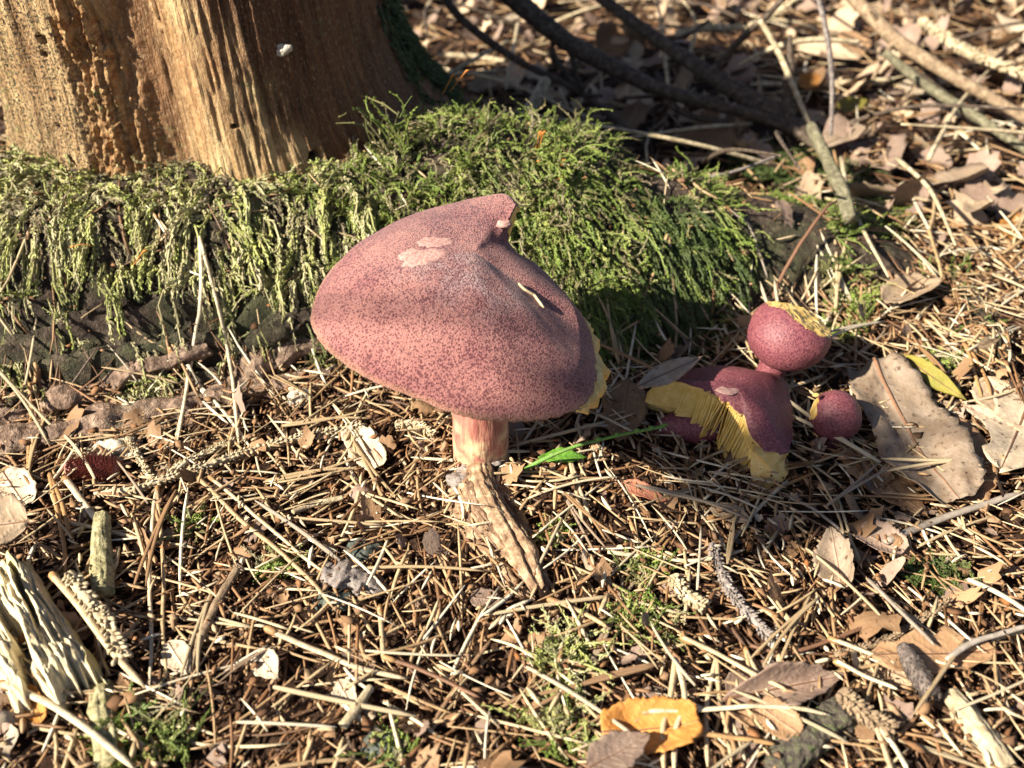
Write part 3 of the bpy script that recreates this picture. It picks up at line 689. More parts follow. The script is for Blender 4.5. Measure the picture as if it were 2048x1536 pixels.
def blob(c, r, mat, name, parent=None, n=(10, 14), nzs=.35, fs=300, seed=0, sq=(1, 1, 1), kind=None):
    u = np.linspace(0.05, PI - .05, n[0]); w = np.arange(n[1]) / n[1] * 2 * PI
    U, W = np.meshgrid(u, w, indexing='ij'); D = np.stack([np.sin(U) * np.cos(W), np.sin(U) * np.sin(W), np.cos(U)], -1)
    k = 1 + nzs * fbm(D[..., 0] * 1.7 + seed, D[..., 1] * 1.7, D[..., 2] * 1.7 + seed, 3)
    V = np.asarray(c) + D * (k * r)[..., None] * np.array(sq)
    F = [gridfaces(n[0], n[1], True)[:, ::-1], np.arange(n[1])[None], (np.arange(n[1])[::-1] + (n[0] - 1) * n[1])[None]]
    if parent is None: return V.reshape(-1, 3), F
    return part(name, V.reshape(-1, 3), F, M[mat], parent, kind=kind)
blob(q + np.array([.004, 0, .0006]), .0018, "scar", "flesh_chip", big, sq=(1.3, .8, .8), seed=4, nzs=.9)
# dry needle lying on the cap
def on_cap_needle():
    pts = [(1036, 570), (1050, 582), (1068, 594), (1074, 600), (1088, 619)]
    P = np.array([cap_xy(a, b) for a, b in pts]); P[:, 2] += .0007; P = resample(P, 14)
    o = thing("pine_needle", "short bleached pine needle lying on the big plum cap", "pine needle", P[0])
    V, F = tubes(P, np.array([.0003] + [.0005] * 11 + [.0004, .0002]), 6); part("needle", V, F, M["straw"], o)
on_cap_needle()

# the broken one under the big cap's shadow: an arch of cap with its gills laid open
def _fz(px, py, z): return at_z(px, py, z)
FC = _fz(1470, 770, .0275)
FK = [163, 178, 192, 215, 240, 262, 282, 296, 310, 335, 13, 45, 90, 130]
FR_ = np.array([_fz(1288, 800, .008), _fz(1300, 775, .0165), _fz(1335, 762, .0225), _fz(1395, 775, .0250), _fz(1440, 798, .0245), _fz(1485, 830, .0215), _fz(1506, 880, .0150), _fz(1535, 908, .012), _fz(1576, 906, .0110), _fz(1584, 860, .0110),
                _fz(1582, 800, .0120), _fz(1560, 755, .0110), _fz(1450, 735, .0080), _fz(1360, 745, .0080)])
_ang = np.degrees(np.arctan2(FR_[:, 1] - FC[1], FR_[:, 0] - FC[0])) % 360
FK = list(_ang)
def frag_surf(R, TH):
    rim = np.stack([pinterp(TH, FK, FR_[:, i]) for i in range(3)], -1)
    P = FC + (rim - FC) * R[..., None]; P[..., 2] = FC[2] + (rim[..., 2] - FC[2]) * R ** 1.7
    P[..., 2] += .0012 * fbm(P[..., 0] * 80, P[..., 1] * 80, 60., 3)
    P[..., :2] += (.0008 * vn(np.degrees(TH) / 5., 7.) * sm(.8, 1, R))[..., None]
    return P
frag = thing("mushroom", "broken plum-red mushroom with yellow gills laid open in the big cap's shadow", "mushroom", (.08, .30, .0))
build_cap(frag, frag_surf, lambda R, RF, T: .0016 + .003 * (1 - R ** 2), 200, 50, M["young_cap"], None, 0, raggedness=.0004)
def open_gills():
    n = 84; T = resample(np.concatenate([FR_[:7], [_fz(1514, 903, .0128)]]), n); t = np.linspace(0, 1, n); r = np.random.default_rng(4)
    inn = FC - T; inn[:, 2] = 0; inn = unit(inn); tan = unit(np.gradient(T, axis=0)); T = T + inn * .0006
    dep = np.interp(t, [0, .12, .3, .55, .8, 1], [.0015, .0045, .0080, .0140, .0145, .0115]) * (1 + .13 * r.normal(size=n)); dep = np.minimum(dep, T[:, 2] - .0008)
    dn = np.stack([-.28 + .1 * r.normal(size=n), -.18 + 0 * t, -1 + 0 * t], -1)
    th_ = np.where(np.arange(n) % 3 == 0, .00030, .00022)[:, None]
    k = np.array([0, .35, .7, 1.0]); prof = np.array([0, .004, .009, .013]); fade = np.array([1, .96, .8, .45]); VV = []
    for a, b, f_ in zip(k, prof, fade):
        top = T + inn * b - np.array([0, 0, .0012]) * (1 + a); bot = top + dn * (dep * f_)[:, None]
        VV.append(np.stack([top - tan * th_, top + tan * th_, bot + tan * th_ * .35, bot - tan * th_ * .35], 1))
    V = np.stack(VV, 1); idx = np.arange(n * 16).reshape(n, 4, 4); a, b = idx[:, :-1], idx[:, 1:]
    Q = [np.stack([a[..., i], b[..., i], b[..., (i + 1) % 4], a[..., (i + 1) % 4]], -1).reshape(-1, 4) for i in range(4)] + [idx[:, 0], idx[:, -1][:, ::-1]]
    part("gills", V.reshape(-1, 3), [np.concatenate(Q)], M["gill"], frag, kind="stuff", smooth=False, label="row of yellow gills laid open along the break")
open_gills()
stipe(frag, [at_z(1300, 862, -.001), at_z(1318, 858, .001), at_z(1350, 852, .003), at_z(1400, 850, .005), at_z(1460, 835, .010)], [.001, .0050, .0074, .0078, .0070], seed=4, mat="young_cap")
# facet of thick flesh at the foot of the arch
def facet():
    e = [at_z(1504, 900, .0135), at_z(1520, 912, .0130), at_z(1540, 908, .0125), at_z(1562, 906, .0115), at_z(1578, 902, .0110), at_z(1570, 920, .0085), at_z(1568, 935, .0070), at_z(1576, 948, .0055), at_z(1566, 962, .004), at_z(1545, 972, .0025), at_z(1530, 984, .0012), at_z(1508, 974, .002), at_z(1500, 940, .007)]
    e = np.array(e); c = e.mean(0) + np.array([-.0005, -.0012, .0005]); b = e + np.array([.002, .006, 0]); n = len(e)
    V = np.concatenate([e, b, [c]]); F = [gridfaces(2, n, True)[:, ::-1], np.stack([np.arange(n), (np.arange(n) + 1) % n, np.full(n, 2 * n)], -1)[:, ::-1]]
    part("flesh_facet", V, F, M["flesh"], frag, smooth=False)
facet()
q = frag_surf(np.array([.42]), np.radians(np.array([215.])))[0]
blob(q + np.array([0, 0, -.0003]), .0036, "scar", "wound", frag, sq=(1.2, 1, .16), seed=7, nzs=.5)

# the small bitten one and the button
def small_mushroom(label, c, r, sq, mat, wound, stem, seed, tilt=0.0):
    o = thing("mushroom", label, "mushroom", (c[0], c[1], S(c[0], c[1])))
    u = np.linspace(.03, PI * .80, 60); w = np.arange(110) / 110 * 2 * PI
    U, W = np.meshgrid(u, w, indexing='ij'); D = np.stack([np.sin(U) * np.cos(W), np.sin(U) * np.sin(W), np.cos(U)], -1)
    k = 1 + .06 * fbm(D[..., 0] * 1.3 + seed, D[..., 1] * 1.3, D[..., 2] * 1.3, 3)
    V = D * (k * r)[..., None] * np.array(sq)
    ct, st = math.cos(tilt), math.sin(tilt); V = np.stack([V[..., 0] * ct + V[..., 2] * st, V[..., 1], -V[..., 0] * st + V[..., 2] * ct], -1)
    cut = np.zeros(V.shape[:2], bool)
    for (nx, ny, nz, dd) in wound:
        nn = unit(np.array([nx, ny, nz])); s_ = V @ nn - dd * r * (1 + .10 * fbm(V[..., 0] * 350, V[..., 1] * 350, V[..., 2] * 350 + seed, 3))
        m_ = s_ > 0; V = np.where(m_[..., None], V - nn * (s_ * .97)[..., None], V); cut |= m_
    V = V + np.asarray(c)
    Fq = gridfaces(60, 110, True)[:, ::-1]; cf = cut.ravel()
    isc = cf[Fq].sum(1) >= 3
    part("cap", V.reshape(-1, 3), [Fq[~isc]], M[mat], o)
    part("flesh", V.reshape(-1, 3), [Fq[isc], np.arange(110)[None]] if cut[0].any() else [Fq[isc]], M["flesh"], o, smooth=False)
    b = V[-1]; part("underside", np.concatenate([b, b * .35 + np.asarray(c) * .65 - np.array([0, 0, .5 * r])]), [gridfaces(2, 110, True)[:, ::-1]], M["gill"], o)
    stipe(o, stem[0], stem[1], seed=seed, mat="young_cap", m=20, K=20)
    return o
c1 = at_y(1577, 668, .342)
small_mushroom("small plum mushroom with a yellow bite out of its round cap", c1, .0166, (1.0, 1.0, .84), "young_cap", [(.48, .10, .87, .56), (.20, .35, .91, .62)], ([(c1[0] - .006, c1[1] + .002, -.006), (c1[0] - .004, c1[1], .010), (c1[0], c1[1], c1[2])], [.0062, .0060, .0056]), 3)
c2 = at_y(1671, 832, .309)
bt = small_mushroom("tiny round plum button mushroom beside the large grey-brown leaf", c2, .0100, (1.0, 1.0, 1.06), "young_cap", [(-.92, .15, .25, .90)], ([(c2[0], c2[1], -.006), (c2[0], c2[1], .003), (c2[0], c2[1], c2[2])], [.0056, .0058, .0056]), 9, -.12)
blob(at_y(1632, 790, .309), .0012, "flesh", "torn_veil", bt, seed=3, sq=(1.3, 1, .7), n=(8, 10), nzs=.7)

#%%LITTER

# ------------------------------------------------------------------ litter of the forest floor: stuff first
def on_base(x, y): return sm(.004, .012, _bil(_B, x, y) - _bil(_G, x, y))
def in_wood(x, y): return ((x - SX) / .105) ** 2 + ((y - SY) / .105) ** 2 < 1
def pick(n, x0, x1, y0, y1, seed, keep_base=.06, yexp=1.0):
    r = np.random.default_rng(seed); X_, Y_ = [], []; c = 0
    while c < n:
        x = r.uniform(x0, x1, n * 2); y = y0 + (y1 - y0) * r.random(n * 2) ** yexp
        vis = np.abs(x) < .10 + .60 * np.sqrt(y * y + .07) * 1.05
        k = vis & ~in_wood(x, y) & (r.random(n * 2) > on_base(x, y) * (1 - keep_base))
        X_.append(x[k]); Y_.append(y[k]); c += k.sum()
    return np.concatenate(X_)[:n], np.concatenate(Y_)[:n]
def needle_spines(x, y, L, ang, lay, tilt, bendk, K=6):
    t = np.linspace(-.5, .5, K)[None]; n = len(x)
    dx, dy = np.cos(ang)[:, None], np.sin(ang)[:, None]
    s = t * L[:, None]; b = bendk[:, None] * (t ** 2 - .08) * L[:, None] * 4
    P = np.zeros((n, K, 3)); P[..., 0] = x[:, None] + dx * s - dy * b; P[..., 1] = y[:, None] + dy * s + dx * b
    z = S(P[..., 0], P[..., 1]); zc = z.mean(1, keepdims=True); sl = (z[:, -1:] - z[:, :1])
    P[..., 2] = np.maximum(zc + sl * t, z - .002) + lay[:, None] + np.tan(tilt)[:, None] * s
    return P
def needle_field(n, x0, x1, y0, y1, seed, Lr, Rr, laymax, yexp=1.0, K=6, m=4, keep=.06):
    r = np.random.default_rng(seed); x, y = pick(n, x0, x1, y0, y1, seed + 1, keep, yexp)
    L = r.gamma(2.2, (Lr[1] - Lr[0]) / 3.6, n) + Lr[0]; L = np.minimum(L, Lr[1] * 1.5)
    ang = 5 * fbm(x * 18, y * 18, 70., 2) + r.normal(size=n) * .75 + (r.random(n) < .25) * r.uniform(0, PI, n)
    lay = laymax * r.random(n) ** 1.3; lay = np.where(on_base(x, y) > .3, .0015 + .002 * r.random(n), lay)
    P = needle_spines(x, y, L, ang, lay, r.normal(size=n) * .10, r.normal(size=n) * .035, K)
    R = r.uniform(*Rr, n)[:, None] * np.array([.5] + [1.0] * (K - 2) + [.25])[None]
    V, F = tubes(P, R, m, .7)
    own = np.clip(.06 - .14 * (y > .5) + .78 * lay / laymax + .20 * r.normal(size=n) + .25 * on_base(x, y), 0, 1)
    return V, F, np.repeat(own, K * m)
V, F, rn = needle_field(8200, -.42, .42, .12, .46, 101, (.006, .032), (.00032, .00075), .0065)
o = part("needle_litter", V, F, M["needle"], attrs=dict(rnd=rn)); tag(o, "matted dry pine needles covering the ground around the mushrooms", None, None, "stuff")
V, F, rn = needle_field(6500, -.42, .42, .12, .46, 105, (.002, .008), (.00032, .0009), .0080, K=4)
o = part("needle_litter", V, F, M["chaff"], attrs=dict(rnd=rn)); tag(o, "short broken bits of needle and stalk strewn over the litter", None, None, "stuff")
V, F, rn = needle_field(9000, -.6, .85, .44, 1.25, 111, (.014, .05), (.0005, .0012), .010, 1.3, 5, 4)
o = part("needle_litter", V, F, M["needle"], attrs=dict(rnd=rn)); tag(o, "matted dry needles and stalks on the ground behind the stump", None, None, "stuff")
def crumbs(n, x0, x1, y0, y1, seed, sr, keep=.25, lay=.004):
    r = np.random.default_rng(seed); x, y = pick(n, x0, x1, y0, y1, seed, keep)
    D = np.array([[1, 0, 0], [0, 1, 0], [-1, 0, 0], [0, -1, 0], [0, 0, 1], [0, 0, -1]], float)
    V = D[None] * r.uniform(.45, 1.3, (n, 6, 1)) + .25 * r.normal(size=(n, 6, 3))
    V = V * (np.exp(r.normal(size=n) * .5) * sr)[:, None, None] * r.uniform(.4, 1.3, (n, 1, 3)) * np.array([1.25, .8, .42])
    a = r.uniform(0, 2 * PI, n); c, s = np.cos(a)[:, None], np.sin(a)[:, None]
    V = np.stack([V[..., 0] * c - V[..., 1] * s, V[..., 0] * s + V[..., 1] * c, V[..., 2]], -1)
    V = V + np.stack([x, y, S(x, y) + lay * r.random(n)], -1)[:, None]
    f = np.array([[0, 1, 4], [1, 2, 4], [2, 3, 4], [3, 0, 4], [1, 0, 5], [2, 1, 5], [3, 2, 5], [0, 3, 5]])
    return V.reshape(-1, 3), (f[None] + (np.arange(n) * 6)[:, None, None]).reshape(-1, 3), np.repeat(r.random(n), 6)
V, F, rn = crumbs(15000, -.4, .42, .12, .46, 121, .0010, lay=.0075, keep=.12)
o = part("bark_crumbs", V, [F], M["crumb"], attrs=dict(rnd=rn)); tag(o, "crumbs of bark, bud scales and soil among the needles", None, None, "stuff")
def leaf_bits(n, x0, x1, y0, y1, seed, sr, lay, keep=.03, tilt=.45):
    r = np.random.default_rng(seed); x, y = pick(n, x0, x1, y0, y1, seed, keep)
    u, v = np.meshgrid(np.linspace(-1, 1, 6), np.linspace(-1, 1, 6), indexing='ij'); u, v = u.ravel(), v.ravel()
    sc = (np.exp(r.normal(size=n) * .4) * sr)[:, None]
    k = 1 + .16 * r.normal(size=(n, 36)) * ((np.abs(u) > .9) | (np.abs(v) > .9))
    rad = np.sqrt(u * u + v * v); rd = np.where(rad > 1, 1 / np.maximum(rad, 1e-6), 1.0) * .5 + .5 * np.where(rad > 1.25, .8, 1)
    a = u * sc * k * rd; b = v * sc * k * rd * r.uniform(.45, .9, (n, 1)); c1_, c2_ = r.normal(size=(n, 1)) * .35, r.normal(size=(n, 1)) * .35
    h = (c1_ * (a / sc) ** 2 + c2_ * (b / sc) ** 2 + .06 * r.normal(size=(n, 36))) * sc
    t1, t2, w = r.normal(size=(n, 1)) * tilt, r.normal(size=(n, 1)) * tilt, r.uniform(0, 2 * PI, (n, 1))
    h = h + a * np.tan(np.clip(t1, -1, 1)) + b * np.tan(np.clip(t2, -1, 1))
    X_ = a * np.cos(w) - b * np.sin(w); Y_ = a * np.sin(w) + b * np.cos(w)
    z = (S(x, y) + lay * r.random(n))[:, None] + h - np.minimum(h.min(1, keepdims=True), 0) * .6
    V = np.stack([x[:, None] + X_, y[:, None] + Y_, z], -1)
    low = V.copy(); low[..., 2] -= .0003
    Q = gridfaces(6, 6); n16 = (np.arange(n) * 36)[:, None, None]
    F = np.concatenate([(Q[None] + n16).reshape(-1, 4), (Q[None, :, ::-1] + n16 + n * 36).reshape(-1, 4)])
    rn = np.repeat(r.random(n), 36)
    return np.concatenate([V.reshape(-1, 3), low.reshape(-1, 3)]), F, np.concatenate([rn, rn])
for nm, (n, x0, x1, y0, y1, sd, sr, ly), mt, lb in (
    ("leaf_fragments", (260, -.4, .42, .13, .46, 131, .0032, .004), "leaf_mauve", "purplish brown scraps of dead leaf among the needles"),
    ("leaf_fragments", (110, -.4, .42, .13, .46, 132, .0026, .005), "leaf_pale", "bleached scraps of dead leaf among the needles"),
    ("leaf_fragments", (420, -.4, .42, .13, .46, 133, .0030, .005), "leaf_brown", "brown scraps of dead leaf among the needles"),
    ("leaf_fragments", (1500, -.6, .85, .46, 1.2, 134, .0055, .008), "leaf_tan", "tan scraps of dead leaf on the ground behind the stump"),
    ("leaf_fragments", (1100, -.6, .85, .46, 1.2, 135, .0050, .010), "leaf_mauve", "purplish brown scraps of dead leaf on the ground behind the stump")):
    V, F, rn = leaf_bits(n, x0, x1, y0, y1, sd, sr, ly); o = part(nm, V, F, M[mt], attrs=dict(rnd=rn)); tag(o, lb, None, None, "stuff")

# ------------------------------------------------------------------ single needles
def needle_at(label, strands, rad=.0006, mat="straw", lift=.0015, sheath=True, name="pine_needle", cat="pine needle", K=16, ends=None):
    """strands: pixel polylines that share their first point"""
    base = None; o = None
    for pts in strands:
        P = np.array([hit(a, b, lift) if len(q_) == 2 else at_y(q_[0], q_[1], q_[2]) for q_ in pts for a, b in [q_[:2]]])
        if base is None:
            base = P[0].copy(); o = thing(name, label, cat, base)
        P[0] = base; P = resample(P, K); zz = S(P[:, 0], P[:, 1]) + lift
        P[:, 2] = np.maximum(P[:, 2], zz)
        R = rad * np.interp(np.linspace(0, 1, K), [0, .06, .9, 1], [.75, 1, .85, .2])
        V, F = tubes(P, R[None], 7, .75); part("needle", V, F, M[mat], o)
    if sheath:
        d = unit(P[1] - P[0]); Q = np.array([base - d * .0010, base, base + d * .0022, base + d * .0036])
        V, F = tubes(Q, np.array([.7, 1.15, 1.15, .95]) * rad, 7); part("sheath", V, F, M["rust_needle"], o)
    return o
needle_at("long straw needle pair standing against the pale hanging moss", [[(400, 478), (403, 560), (396, 650), (378, 750), (355, 885)], [(400, 478), (420, 550), (445, 650), (466, 760), (478, 890)]], .00085, "straw", .006)
needle_at("long straw needle pair hanging below the beaded spruce twig", [[(315, 975), (303, 1080), (300, 1180), (304, 1270), (300, 1375)], [(315, 975), (322, 1060), (328, 1160), (326, 1250), (335, 1360)]], .00075, "straw", .006)
needle_at("spread straw needle pair on the green mossy root", [[(1336, 470), (1315, 530), (1290, 590), (1266, 662)], [(1336, 470), (1345, 560), (1352, 640), (1352, 706)]], .00085, "straw", .004)
needle_at("brown-tipped straw needle below the root collar", [[(340, 698), (390, 760), (440, 815), (505, 900)]], .0008, "straw", .005)
needle_at("upright rusty needle standing at the bare root", [[(75, 738), (64, 830), (55, 965)]], .0010, "rust_needle", .005)
needle_at("broad bleached needle ending at the upright wooden stub", [[(130, 958), (170, 1010), (212, 1068)]], .0014, "straw", .006)
needle_at("bleached needle running behind the upright wooden stub", [[(140, 1048), (230, 1068), (300, 1085), (392, 1098)]], .0009, "straw", .005)
needle_at("very long bleached needle reaching the grey bark chip", [[(395, 955), (470, 1030), (560, 1105), (620, 1160), (672, 1225)]], .00095, "straw", .006)
needle_at("pair mate needle crossing above the grey bark chip", [[(420, 955), (520, 1040), (600, 1110), (655, 1150)]], .0008, "straw", .006)
needle_at("long white needle in the middle of the open litter", [[(535, 1258), (640, 1305), (730, 1340), (815, 1358)]], .0011, "straw", .006)
needle_at("brown needle crossing the end of the white one", [[(770, 1315), (860, 1350), (960, 1395)]], .0008, "brown_stem", .007)
needle_at("short fat straw needle standing upright in the litter", [[(760, 1215), (764, 1270), (768, 1325)]], .0009, "straw", .005)
needle_at("straw needle sloping from the green fern-like moss", [[(1100, 1200), (1160, 1225), (1215, 1255)]], .0010, "straw", .006)
needle_at("two bleached needles splayed under the green leaf", [[(1135, 905), (1150, 970), (1165, 1045)], [(1135, 905), (1160, 980), (1184, 1048)]], .0008, "straw", .006)
needle_at("bleached needle pair beside the orange leaf", [[(1351, 1318), (1340, 1400), (1326, 1460), (1328, 1545)], [(1388, 1330), (1370, 1400), (1352, 1460), (1348, 1545)]], .00095, "straw", .008, sheath=False)
needle_at("long curved tan needle across the curled mauve leaf", [[(1288, 1425), (1400, 1420), (1500, 1414), (1590, 1416), (1660, 1432)]], .0009, "straw", .009)
needle_at("rusty needle beside the orange leaf pointing at the bark stick", [[(1375, 1466), (1450, 1474), (1550, 1492)]], .0009, "rust_needle", .008)
needle_at("straight white needle ending above the curled mauve leaf", [[(1366, 1277), (1440, 1312), (1510, 1350), (1575, 1382)]], .0009, "straw", .008)
needle_at("bleached needle pair joined by an orange sheath", [[(1492, 1300), (1515, 1350), (1535, 1385)], [(1492, 1300), (1500, 1340), (1510, 1360)]], .0008, "straw", .006)
needle_at("yellow needle pair standing near the curled mauve leaf", [[(1433, 1318), (1418, 1380), (1412, 1450), (1415, 1536)], [(1433, 1318), (1440, 1400), (1455, 1470), (1462, 1530)]], .0008, "straw", .005)
needle_at("straw needle sloping down to the lobed brown leaf", [[(1662, 1278), (1715, 1298), (1790, 1328)]], .0009, "straw", .007)
needle_at("straw needle lying along the lobed brown leaf", [[(1673, 1325), (1730, 1356), (1795, 1382)]], .0008, "straw", .008)
needle_at("splayed white needle pair in front of the orange spruce twig", [[(1750, 1450), (1765, 1490), (1785, 1545)], [(1765, 1452), (1790, 1495), (1815, 1545)]], .0009, "straw", .007, sheath=False)
needle_at("grey straight stalk leaning between the curled leaf and the lobed leaf", [[(1735, 1160), (1800, 1225), (1870, 1292)]], .0009, "grey_needle", .009, sheath=False, name="leaf_stalk", cat="stalk")
needle_at("grey curved stalk lying over the lobed brown leaf", [[(1893, 1322), (1950, 1285), (2060, 1250)]], .0011, "grey_needle", .009, sheath=False, name="leaf_stalk", cat="stalk")
needle_at("pale yellow blade beside a patch of dark moss", [[(1935, 1160), (1990, 1185), (2060, 1228)]], .0011, "straw", .007, sheath=False, name="grass_blade", cat="grass blade")
needle_at("dark curved stalk running under the white needles", [[(1500, 1292), (1570, 1308), (1640, 1290), (1740, 1252)]], .0008, "brown_stem", .006, sheath=False, name="leaf_stalk", cat="stalk")
needle_at("orange needle pair standing by the yellow-green leaf", [[(1928, 688), (1950, 750), (1966, 812)], [(1932, 690), (1965, 745), (1982, 792)]], .0008, "rust_needle", .007)
needle_at("long reddish leaf stalk arching up from the small bitten mushroom", [[(1540, 612), (1560, 560), (1600, 490), (1650, 420), (1692, 395)]], .0009, "brown_stem", .010, sheath=False, name="leaf_stalk", cat="stalk")
needle_at("short rusty needle stuck in the shaded moss", [[(1430, 565), (1426, 600), (1424, 635)]], .0008, "rust_needle", .004)
needle_at("orange needle under the broken mushroom's lower tip", [[(1415, 1040), (1480, 1010), (1560, 975), (1640, 945)]], .0009, "rust_needle", .004)
needle_at("dark stalk curving under the lapped leaves", [[(1770, 1085), (1850, 1050), (1940, 1020), (2045, 985)]], .0016, "grey_needle", .006, sheath=False, name="leaf_stalk", cat="stalk")
needle_at("pale grey stalk across the shade by the button mushroom", [[(1560, 985), (1640, 1030), (1690, 1070)]], .0008, "grey_needle", .004, sheath=False, name="leaf_stalk", cat="stalk")
needle_at("curved tan stalk in the litter below the broken mushroom", [[(1215, 1105), (1300, 1115), (1390, 1122), (1490, 1100)]], .0010, "straw", .005, sheath=False, name="leaf_stalk", cat="stalk")
needle_at("straw needle pair on the litter by the small tan leaf", [[(1850, 640), (1930, 680), (2020, 740)], [(1850, 640), (1900, 690), (1990, 745)]], .0008, "straw", .006)
needle_at("pale needle fan standing at the mossy end of the root", [[(1858, 460), (1868, 420), (1862, 365)], [(1858, 460), (1840, 425), (1822, 395)], [(1858, 460), (1876, 520), (1885, 560)]], .0009, "straw", .010)
needle_at("pale slender needle leaning on the shaded root beside the big cap", [[(1455, 415), (1500, 460), (1535, 560)]], .0007, "grey_needle", .005)
needle_at("white needle leaning behind the big cap's torn edge", [[(1165, 815), (1150, 860)]], .0008, "straw", .004)
needle_at("pale needle lying on the brown leaf in the shade", [[(1170, 852), (1230, 852), (1300, 848)]], .0008, "grey_needle", .006)
needle_at("bleached needle sloping under the yellow wood chunk", [[(0, 1368), (100, 1410), (190, 1470), (270, 1540)]], .0013, "straw", .008)
needle_at("bleached needle beside the beaded twig and wood chunk", [[(105, 1150), (160, 1215), (230, 1310), (290, 1375)]], .0013, "straw", .012)
needle_at("long needle pair fanning out from the small reddish cone", [[(100, 950), (115, 1020), (130, 1100), (128, 1150)], [(100, 950), (125, 1010), (142, 1080)]], .0009, "rust_needle", .006)

LAND = [("the rotten stick", 1000, 1060), ("the yellow wood chunk", 120, 1290), ("the upright wooden stub", 215, 1130), ("the grey bark chip", 705, 1170), ("the orange leaf", 1300, 1490), ("the mossy bark stick", 1630, 1480), ("the lobed brown oak leaf", 1850, 1340), ("the curled toothed leaf", 1665, 1150),
        ("the reddish catkin", 190, 960), ("the beaded twig at the root's foot", 480, 905), ("the big mushroom's stem", 965, 900), ("the broken mushroom", 1440, 900), ("the large grey-brown leaf", 1830, 900), ("the small bitten mushroom", 1575, 740), ("the small tan leaf", 1810, 610), ("the fern-like moss", 1120, 1400), ("the long white needle", 680, 1320), ("the tan snag", 1690, 400), ("the reddish leaf scrap", 1290, 1005), ("the moss by the lower stub", 300, 1490), ("the white leaf scraps", 540, 1350)]
LANDP = np.array([hit(a, b) for _, a, b in LAND])
def near(p): return LAND[int(np.argmin(np.hypot(LANDP[:, 0] - p[0], LANDP[:, 1] - p[1])))][0]
# a crowd of alike needles on top of the mat
tmpl = []
for i in range(10):
    r = np.random.default_rng(300 + i); K = 9; t = np.linspace(0, 1, K)
    def one(b, side):
        P = np.stack([t, side * (.5 * t ** 1.4) * .16 + b * t * (1 - t), .10 * t * (1 - t) + 0 * t], -1)
        return tubes(P * 1.0, (.021 * np.interp(t, [0, .06, .9, 1], [.7, 1, .85, .25]))[None], 6, .75)
    V1, F1 = one(r.normal() * .12, 0.0 if i < 6 else 1.0)
    if i >= 6:
        V2, F2 = one(r.normal() * .12, -1.0); F1 = [np.concatenate([a, b + len(V1)]) for a, b in zip(F1, F2)]; V1 = np.concatenate([V1, V2])
    tmpl.append((V1, F1))
tm = [(new_mesh("pine_needle", V, F, M["straw" if i % 3 else "tip_needle"]), i >= 6) for i, (V, F) in enumerate(tmpl)]
def crowd(n, x0, x1, y0, y1, seed, Lr, lay, label, label2, group):
    r = np.random.default_rng(seed); x, y = pick(n, x0, x1, y0, y1, seed, .10); protos = {}
    for k in range(n):
        me, pair = tm[int(r.integers(0, 10))]
        if me.name in protos: ob = protos[me.name].copy()
        else: ob = protos[me.name] = bpy.data.objects.new("pine_needle", me)
        col.objects.link(ob)
        L = r.uniform(*Lr); an = r.uniform(0, 2 * PI); dx, dy = math.cos(an) * L, math.sin(an) * L
        z0, z1 = float(S(x[k], y[k])), float(S(x[k] + dx, y[k] + dy)); ly = lay * (.5 + r.random())
        ob.location = (x[k], y[k], z0 + ly); ob.scale = (L, L * .9, L * .9)
        ob.rotation_euler = (r.normal() * .4, -math.atan2(z1 - z0, L) + r.normal() * .07, an)
        big_ = L > (Lr[0] + Lr[1]) / 2; tag(ob, ("long " if big_ else "short ") + (label2 if pair else label) + " near " + near(ob.location), "pine needle", group)
crowd(170, -.30, .32, .15, .36, 401, (.018, .046), .006, "dry straw-coloured pine needle", "splayed dry pine needle pair", "needles on the near litter")
crowd(70, .10, .42, .33, .52, 402, (.025, .05), .007, "dry pine needle on the far litter", "splayed dry needle pair on the far litter", "needles on the far litter")

